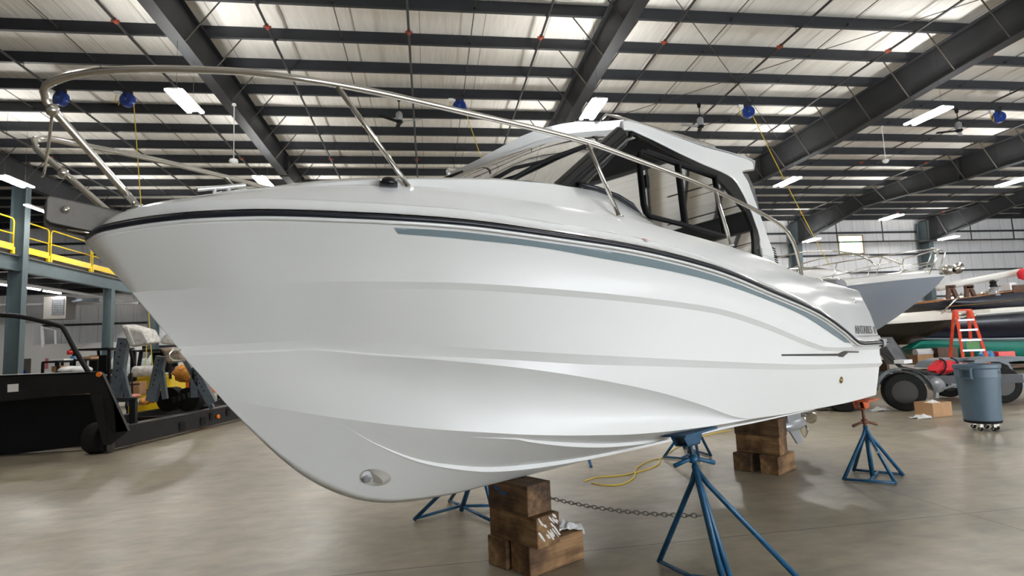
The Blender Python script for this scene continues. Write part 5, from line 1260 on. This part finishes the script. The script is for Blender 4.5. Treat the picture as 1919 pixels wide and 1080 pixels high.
P_ = [onY(x, y, 17.4) for x, y in [(1855, 580), (1880, 577), (1919, 575), (2100, 566)]]; MB().prism(P_ + [p - Vector((0, 0, .22)) for p in reversed(P_)], Vector((0, 1.6, 0))).build('coachroof', CREAM, R)
for x in (1740, 1860, 2000):
    p = onY(x, 660, 18.4); MB().tube([p, Vector((p.x, p.y, 0))], .06, 8).build('keel_support', PIPE, R)
# varnished dark hull with a white spar above it
R = empty('wooden_boat', 'dark hull with a varnished rail carrying brown trestles, at the far right', 'boat', (0, 0, 0))
longhull([(1771, 563, 570), (1800, 561, 582), (1840, 556, 592), (1880, 551, 598), (1919, 545, 602), (2100, 525, 610)], 19.0, 2.6, 'hull', NAVY)
longhull([(1771, 561, 565), (1800, 559, 562), (1840, 554, 557), (1919, 542, 546), (2100, 520, 524)], 18.95, 2.7, 'varnished_rail', VARN)
longhull([(1787, 573, 574.5), (1840, 569, 570.5), (1919, 560, 561.5), (2100, 545, 547)], 18.9, .3, 'cove_stripe', mat('gold_stripe', (.45, .28, .08), .5))
for x in (1900, 2050): p = onY(x, 600, 19.8); MB().tube([p, Vector((p.x, p.y, 0))], .07, 8).build('support_post', PIPE, R)
for x, l in ((1777, 'left of the two brown trestles holding the white spar'), (1811, 'right of the two brown trestles holding the white spar')):
    o = empty('trestle', l, 'trestle', onY(x + 6, 562, 19.4), 0, 'brown trestles under the spar'); z0_ = o.location
    for a, b_ in (((x, 562), (x + 1, 537)), ((x + 18, 562), (x + 6, 537))): MB().bar(onY(*a, 19.4) - z0_, onY(*b_, 19.4) - z0_, .10, .14).build('leg', BROWNW, o)
    MB().bar(onY(x - 3, 538, 19.4) - z0_, onY(x + 12, 537, 19.4) - z0_, .10, .12).build('cross_beam', BROWNW, o)
P_ = [onY(1757, 540, 19.6), onY(1800, 531, 19.5), onY(1860, 520, 19.4), onY(1905, 511, 19.3), onY(2000, 495, 19.2)]
tag(MB().tube(P_, .13, 12).build('spar', mat('white_spar', (.66, .65, .62), .4), None, True), 'long white spar lying across the brown trestles', 'spar')
o = MB().blob((0, 0, 0), (.20, .15, .22), 12, 8, .1).build('red_cover', REDF, None, True); o.location = onY(1916, 514, 18.9); tag(o, 'dark red cloth at the right edge on top of the spar', 'cloth')
rnd = random.Random(5)
for i, (px, py, r_, m_, nm, l) in enumerate(((1846, 548, .16, STEEL, 'winch', 'shiny steel winch on the varnished boat, left one'), (1862, 540, .22, GREYP, 'winch', 'larger shiny winch on the varnished boat, right one'), (1861, 527, .16, BLACKM, 'outboard_cover', 'black engine cover beside the white spar'),
                                        (1905, 538, .26, CARD, 'wooden_crate', 'wooden box on deck at the right edge'))):
    R = empty(nm, l, nm.split('_')[0], onY(px, py + 4, 19.2)); 
    if m_ is CARD: MB().box((0, 0, 0), (.75, .4, .30)).build('crate', BROWNW, R, bevel=.01); MB().box((-.3, 0, .1), (.3, .3, .3)).build('white_item', WHITEP, R, bevel=.02)
    else: MB().lathe([(.02, -r_), (r_ * .9, -r_), (r_ * .6, -.1 * r_), (r_ * .8, .3 * r_), (r_ * .3, r_ * .8)], (0, 0, 0), n=16).build('drum', m_, R, True, sharp=40); MB().tube([(0, 0, r_ * .5), (r_ * 1.5, 0, r_ * .7)], .03, 6).build('crank', STEEL, R, True)
# pallets and goods under the teal hull
for px, py, w_, h_, m_, l in ((1722, 674, .55, .30, CARD, 'cardboard carton under the black hulled boat'), (1764, 668, .7, .55, BROWNW, 'brown wooden crate under the teal hull'), (1736, 660, .9, .22, WHITEP, 'white roll of material on top of the cartons under the boat'),
                                (1842, 668, .25, .35, mat('blue_bottle', (.05, .25, .5), .3), 'small blue canister left of its twin under the teal hull'), (1856, 668, .25, .35, mat('blue_bottle', (.05, .25, .5), .3), 'small blue canister right of its twin under the teal hull'), (1873, 668, .6, .3, REDPL, 'red plastic case under the teal hull')):
    p = onY(px, py, 15.9)
    if m_ in (CARD, BROWNW, REDPL): MB2 = MB().box((0, 0, 0), (w_, .5, h_))
    else: MB2 = MB().lathe([(h_ * .35, -h_ / 2), (h_ * .38, h_ * .2), (h_ * .15, h_ / 2)], (0, 0, 0), n=14) if m_ is not WHITEP else MB().lathe([(.11, -.4), (.11, .4)], (0, 0, 0), (1, 0, 0), 14)
    o = MB2.build('stored_goods', m_, None); o.location = p; tag(o, l, 'goods', 'goods stored under the boats')
p = onY(1790, 690, 15.9)
tag(MB().box((p.x + .6, 15.9, onY(1760, 684, 15.9).z - .16), (7.5, .8, .06)).box((p.x - 2.6, 15.9, .35), (.08, .6, .7)).box((p.x + 3.6, 15.9, .35), (.08, .6, .7)).build('work_bench', BROWNW), 'low bench under the dark boats carrying stored goods', 'bench')

# ================================================================== LEFT SIDE BACKGROUND: hydraulic boat trailer and forklifts
TY = 11.1
R = empty('hydraulic_trailer', 'long black hydraulic boat trailer with padded lifting arms at the left', 'trailer', (0, 0, 0))
def pl_(pxs, Y): return [onY(x, y, Y) for x, y in pxs]
def onB(px, py):      # side plane of the long beam
    A_, B_ = Vector((-5.67, 11.28, 0)), Vector((-4.80, 15.5, 0)); d = (B_ - A_).normalized(); n = Vector((d.y, -d.x, 0)); r = ray(px, py); return CP + r * ((n.dot(A_) - n.dot(CP)) / n.dot(r))
dB = Vector((.202, .979, 0)); nB = Vector((.979, -.202, 0))
bm_top = [onB(200, 806), onB(445, 762)]; bm_bot = [onB(205, 845), onB(452, 786)]
def beamside(off, name, length=9.0, h=None):
    a0 = bm_top[0] - nB * off; b0 = bm_bot[0] - nB * off; d = dB * length
    return MB().prism([a0, a0 + d, b0 + d, b0], -nB * .10).build(name, TRL, R)
hB = bm_top[0].z - bm_bot[0].z
bt = bm_top[0].z; bb = bt - .36
def sidebeam(off, name, L_=10.0, st=0.0):
    a = Vector((-5.69, 11.25, 0)) - nB * off + dB * st
    P_ = [a + Vector((0, 0, bb)), a + dB * L_ + Vector((0, 0, bb)), a + dB * L_ + Vector((0, 0, bt)), a + Vector((0, 0, bt))]
    return MB().prism(P_, -nB * .16).build(name, TRL, R)
sidebeam(0, 'side_beam'); sidebeam(1.75, 'side_beam', 9.0, 1.9)
for k in (1.0, 3.2, 5.6): 
    a = Vector((-5.69, 11.25, bt - .2)) + dB * k; MB().bar(a - nB * .1, a - nB * 1.8, .14, .20).build('cross_member', TRL, R)
a = Vector((-5.69, 11.25, bt - .08)) - nB * .55; MB().bar(a + dB * .6, a + dB * 9, .30, .05).build('slide_plate', mat('worn_steel_plate', (.16, .17, .18), .3, metal=.6), R)
for px, py, w_ in ((342, 799, .09), (381, 789, .10), (396, 781, .05), (427, 773, .05)):
    p = onB(px, py); MB().prism([p + dB * -w_ + Vector((0, 0, -.09)), p + dB * w_ + Vector((0, 0, -.09)), p + dB * w_ + Vector((0, 0, .09)), p + dB * -w_ + Vector((0, 0, .09))], nB * .006).build('slot', BLACKM, R)
MB().lathe([(.05, 0), (.045, .03)], onB(408, 781), nB, 14).build('side_marker_lamp', AMBER, R)
MB().lathe([(.10, 0), (.10, .02), (.03, .03)], onB(206, 838), nB, 20).build('pivot_cap', mat('dark_rim', (.022, .018, .014), .5), R)
# high front section
F = pl_([(-140, 712), (0, 704), (185, 697), (191, 700), (240, 808), (207, 812), (200, 790), (188, 748), (168, 737), (0, 753), (-140, 764)], TY)
MB().prism(F, Vector((-.02, .12, 0))).build('front_frame', TRL, R)
F = pl_([(-140, 712), (0, 704), (185, 697)], TY); MB().prism(F + [p - Vector((0, 0, .03)) for p in reversed(F)], Vector((-1.1, 1.6, 0))).build('front_deck', TRL, R)
F = pl_([(-140, 755), (190, 738), (205, 830), (-140, 872)], TY + .9); MB().prism(F, Vector((0, .03, 0))).build('recess_shade_sheet', BLACKM, R)  # black sheet put in for the shade inside the recess
F = pl_([(185, 697), (191, 700), (240, 808), (207, 835), (196, 832), (188, 748)], TY + .0); MB().prism(F, Vector((-.04, .10, 0))).build('side_plate', TRL, R)
F = pl_([(168, 737), (192, 742), (202, 832), (193, 835)], TY - .02); MB().prism(F, Vector((.02, .2, 0))).build('front_leg', TRL, R)
p = onZ(180, 866) ; wheel(Vector((p.x - .50, p.y + 1.0, .27)), .27, .25, Vector((-.98, .2, 0)), R)
MB().prism(pl_([(14, 721), (34, 719.5), (34, 734), (14, 735.5)], TY - .012), Vector((0, .01, 0))).build('data_label', PAPER, R)
MB().lathe([(.045, 0), (.04, .03)], onY(186, 702, TY - .0), (0, -1, 0), 14).build('front_marker_lamp', AMBER, R)
MB().tube(catmull(pl_([(-120, 590), (0, 591), (50, 596), (108, 610), (120, 618), (140, 655), (166, 698)], TY + .4)), .042, 10).build('handrail', TRL, R, True)
P0 = pl_([(207, 750), (257, 749)], 12.6); MB().bar(P0[0], P0[1], .06, .09).build('step_bar', TRIM_DK, R); MB().bar(onY(250, 748, 12.6), onY(250, 801, 12.6), .11, .11).build('step_post', TRL, R)
def arm(base, top, Y, w_, nm):
    a, b_ = onY(*base, Y), onY(*top, Y); o = MB().bar(a, b_, w_, .16, (0, 1, 0)).build('lifting_arm', GALV, R); d = (b_ - a)
    s = MB()
    for k in range(1, 7): s.lathe([(.016, 0), (.016, .006)], a + d * (k / 7.2) + Vector((0, -.083 if False else -w_ / 2 - .002, 0)), (0, -1, 0), 8)
    for k in range(1, 7):
        MB().lathe([(.018, 0), (.018, .005)], a + d * (.25 + k * .11) + Vector((0, -w_ * .5 - .001, 0)), (0, -1, 0), 8).build('pin_hole', BLACKM, o)
    return o
arm((216, 748), (233, 634), 13.6, .20, 'a'); MB().bar(onY(245, 760, 13.6), onY(228, 690, 13.6), .10, .10).build('arm_brace', GALV, R)
arm((284, 752), (303, 668), 14.4, .20, 'b'); MB().bar(onY(310, 748, 14.4), onY(303, 695, 14.4), .10, .10).build('arm_brace', GALV, R)
arm((398, 756), (362, 690), 14.8, .20, 'c'); MB().bar(onY(366, 745, 14.8), onY(366, 690, 14.8), .16, .16).build('arm_brace', GALV, R)
MB().bar(onY(398, 765, 15), onY(335, 655, 15), .1, .1).build('arm_brace', GALV, R)
def pad(px4, Y, m_, nm='arm_pad'):
    F = pl_(px4, Y); o = MB().prism(F, Vector((.10, .42, .03))).build(nm, m_, R, bevel=.05); return o
pad([(224, 608), (268, 620), (279, 644), (243, 652), (237, 640)], 13.4, PLAS)
for x0_ in (236, 262): MB().prism(pl_([(x0_, 612 + (x0_ - 236) * .27), (x0_ + 3, 613 + (x0_ - 236) * .27), (x0_ + 16, 646 - (x0_ - 236) * .1), (x0_ + 12, 647 - (x0_ - 236) * .1)], 13.38), Vector((0, .02, 0))).build('tape', PAPER, R)
pad([(298, 653), (335, 654), (345, 678), (313, 683)], 14.2, mat('wrapped_pad_brown', (.28, .22, .16), .35, noise=.5, nscale=14, bump=.6))
pad([(297, 638), (310, 624), (330, 640), (330, 648), (300, 645)], 14.9, PLAS)
for k in range(4):
    MB().box(onY(325 + k * 9, 750 - k * 3, 15.0), (.05, .10, .12)).build('roller_bracket', BLACKM, R)
for x in (322, 358): MB().lathe([(.30, -.15), (.30, .15)], onY(x, 752, 15.6) + Vector((0, 0, .05)), (.2, .98, 0), 20).build('rear_tyre', TIRE, R, True, sharp=40)

# forklifts and goods beyond
def forklift(px0, px1, ytop, ybot, Y, body, label, text=None):
    a = onY(px0, ybot, Y); b_ = onY(px1, ybot, Y); W_ = b_.x - a.x; zt2 = onY((px0 + px1) / 2, ytop, Y).z
    R = empty('forklift', label, 'forklift', ((a.x + b_.x) / 2, Y, 0), 0, 'forklifts at the left')
    MB().box((0, .3, .85), (W_ * .8, 1.1, .75)).build('body', body, R, bevel=.08)
    MB().box((0, -.3, .45), (W_ * .86, .5, .5)).build('counterweight', body, R, bevel=.08)
    for sx in (-1, 1):
        MB().bar((sx * W_ * .38, -.2, 1.1), (sx * W_ * .33, -.1, zt2), .07, .07).build('guard_post', BLACKM, R); MB().bar((sx * W_ * .38, 1.4, 1.1), (sx * W_ * .33, 1.1, zt2), .07, .07).build('guard_post', BLACKM, R)
        wheel(Vector((sx * W_ * .38, -.25, .26)), .26, .2, Vector((-1 * sx, 0, 0)), R); wheel(Vector((sx * W_ * .40, 1.2, .32)), .32, .22, Vector((-1 * sx, 0, 0)), R)
    s = MB().box((0, .5, zt2), (W_ * .75, 1.5, .05))
    s.build('overhead_guard', BLACKM, R); MB().box((0, .5, 1.35), (.5, .5, .15)).box((0, .25, 1.6), (.5, .1, .5)).build('seat', BLACKM, R, bevel=.03)
    for sx in (-.25, .25): MB().bar((sx, 1.75, .1), (sx, 1.75, 2.0), .1, .14).build('mast', BLACKM, R)
    if text:
        pl2 = MB().box((0, -.555, .80), (W_ * .5, .01, .12)).build('name_plate', BLACKM, R)
        lettering(text, Vector((-W_ * .20, -.562, .765)), Vector((W_ * .20, -.562, .765)), Vector((0, -1, 0)), .07, YEL, R, 'lettering')
    return R
r1 = forklift(252, 334, 657, 745, 17.2, YEL, 'yellow forklift with a dark roof guard behind the trailer arms', 'DAEWOO')
r2 = forklift(125, 222, 655, 740, 18.5, BLACKM, 'black forklift with a red lamp behind the left end of the trailer')
MB().lathe([(.07, -.06), (.07, .06)], onY(131, 661, 18.2) - r2.location, n=14).build('beacon', REDPL, r2, True)
r3 = forklift(345, 400, 668, 745, 20.0, mat('orange_body', (.65, .12, .03), .5), 'dark forklift partly hidden behind the stem of the white boat')
o = MB().lathe([(.12, -.34), (.15, -.3), (.15, .3), (.12, .34)], (0, 0, 0), (1, .1, 0), 18).build('gas_cylinder', PLAS, None, True, sharp=40); o.location = onY(276, 696, 16.7); tag(o, 'white wrapped cylinder lying on the yellow forklift', 'cylinder')
MB().tube([(-.05, 0, .13), (-.05, .05, .9)], .012, 6).build('cord', YCORD, o)
p = onY(258, 690, 18.6); o = crumple((0, 0, 0), (1.5, .8, 1.5), CLOTH, 'sheet_cover', None, 4, flat=.2); o.location = (onY(262, 690, 23.0).x, 23.0, .85); tag(o, 'pale green plastic sheet draped over goods behind the forklifts', 'sheet')
MB().box((0, .1, -.32), (1.7, 1.1, .64)).build('covered_goods', BLACKM, o)
# shelf table and boxes
def table(px0, px1, ytop, Y, label):
    a, b_ = onY(px0, ytop, Y), onY(px1, ytop, Y); W_ = b_.x - a.x; R = empty('storage_rack', label, 'rack', ((a.x + b_.x) / 2, Y, 0), 0, 'storage racks'); z = a.z
    for zz in (z, z * .55): MB().box((0, 0, zz), (W_, .6, .05)).build('shelf', BLACKM, R)
    for sx in (-1, 1):
        for sy in (-1, 1): MB().box((sx * W_ / 2 * .97, sy * .27, z / 2), (.05, .05, z)).build('leg', BLACKM, R)
    return R, z
rk, z_ = table(93, 122, 679, 16.5, 'small black rack with a cardboard box left of the black forklift')
def crate(px0, px1, y0, y1, Y, m_, label, nm='carton', cat='box', d=.4):
    a, b_ = onY(px0, y1, Y), onY(px1, y0, Y); o = MB().box((0, 0, 0), (abs(b_.x - a.x), d, abs(b_.z - a.z))).build(nm, m_, None, bevel=.01); o.location = (a + b_) / 2 + Vector((0, d / 2, 0)); return tag(o, label, cat, 'goods stored at the left')
crate(96, 114, 686, 698, 16.4, CARD, 'cardboard carton on the small black rack')
crate(95, 120, 673, 677, 16.4, WHITEP, 'flat white parcel on top of the small black rack')
rk, z_ = table(128, 172, 676, 17.4, 'black rack loaded with mixed parcels behind the curved handrail')
crate(131, 138, 668, 674, 17.3, mat('blue_bottle', (.05, .25, .5), .3), 'small blue box on the loaded rack'); crate(140, 152, 669, 674, 17.3, WHITEP, 'white parcel on the loaded rack, right of the blue box'); crate(155, 170, 668, 674, 17.3, CARD, 'tan parcel at the right end of the loaded rack')
for x0_, l in ((122, 'left white sack lying behind the black front of the trailer'), (143, 'right white sack lying behind the black front of the trailer')):
    o = MB().blob((0, 0, 0), (.19, .3, .09), 14, 8, .06).build('sack', RAG, None, True); o.location = onY(x0_ + 9, 694, 14.0); tag(o, l, 'sack', 'white sacks')
MB().box((-7.9, 14.0, 1.27 * .5), (1.2, .8, onY(140, 699, 14).z - .02)).build('pallet_stack', BROWNW); tag(bpy.data.objects['pallet_stack'], 'dark stack under the white sacks behind the trailer', 'stack')
bpy.data.objects['pallet_stack'].location = (0, 0, 0)
crate(237, 261, 716, 742, 16.0, CARD, 'large cardboard carton in front of the yellow forklift'); 
R = empty('hand_cart', 'black tubular hand cart beside the large carton', 'cart', onY(243, 745, 15.7)); z0_ = R.location
MB().tube([onY(243, 745, 15.7) - z0_, onY(242, 701, 15.7) - z0_, onY(247, 699, 15.7) - z0_, onY(248, 745, 15.7) - z0_], .02, 8).tube([onY(236, 722, 15.7) - z0_, onY(262, 720, 15.7) - z0_], .016, 8).build('frame', BLACKM, R, True)
for i, (x0_, x1_, y0_, y1_, m_, l) in enumerate(((243, 262, 738, 748, mat('red_white_sack', (.65, .22, .15), .5, noise=.6, nscale=20), 'red and white printed sack below the large carton'), (262, 282, 744, 760, mat('orange_net', (.85, .30, .05), .6, noise=.5, nscale=22), 'orange net sack in front of the yellow forklift'),
        (256, 266, 748, 760, mat('pale_blue_pack', (.45, .62, .75), .5, noise=.4, nscale=20), 'pale blue printed packet beside the orange sack'))):
    a, b_ = onY(x0_, y1_, 15.3), onY(x1_, y0_, 15.3); o = MB().blob((0, 0, 0), ((b_.x - a.x) / 2, .2, (b_.z - a.z) / 2), 14, 8, .08).build('printed_sack', m_, None, True); o.location = (a + b_) / 2; tag(o, l, 'sack', 'printed sacks at the left')
o = MB().prism([p - onY(288, 740, 15.2) for p in pl_([(292, 712), (291, 742), (283, 756), (284, 735)], 15.2)], Vector((.02, .2, 0))).build('leaning_board', mat('dark_red_paint', (.35, .02, .03), .5)); o.location = onY(288, 740, 15.2); tag(o, 'dark red panel leaning beside the second lifting arm', 'panel')
o = MB().blob((0, 0, 0), (.35, .25, .22), 14, 8, .2).build('orange_buoy', mat('orange_net', (.85, .30, .05), .6), None, True); o.location = onY(350, 699, 16.5); tag(o, 'orange bundle of gear behind the towing eye of the boat', 'gear')
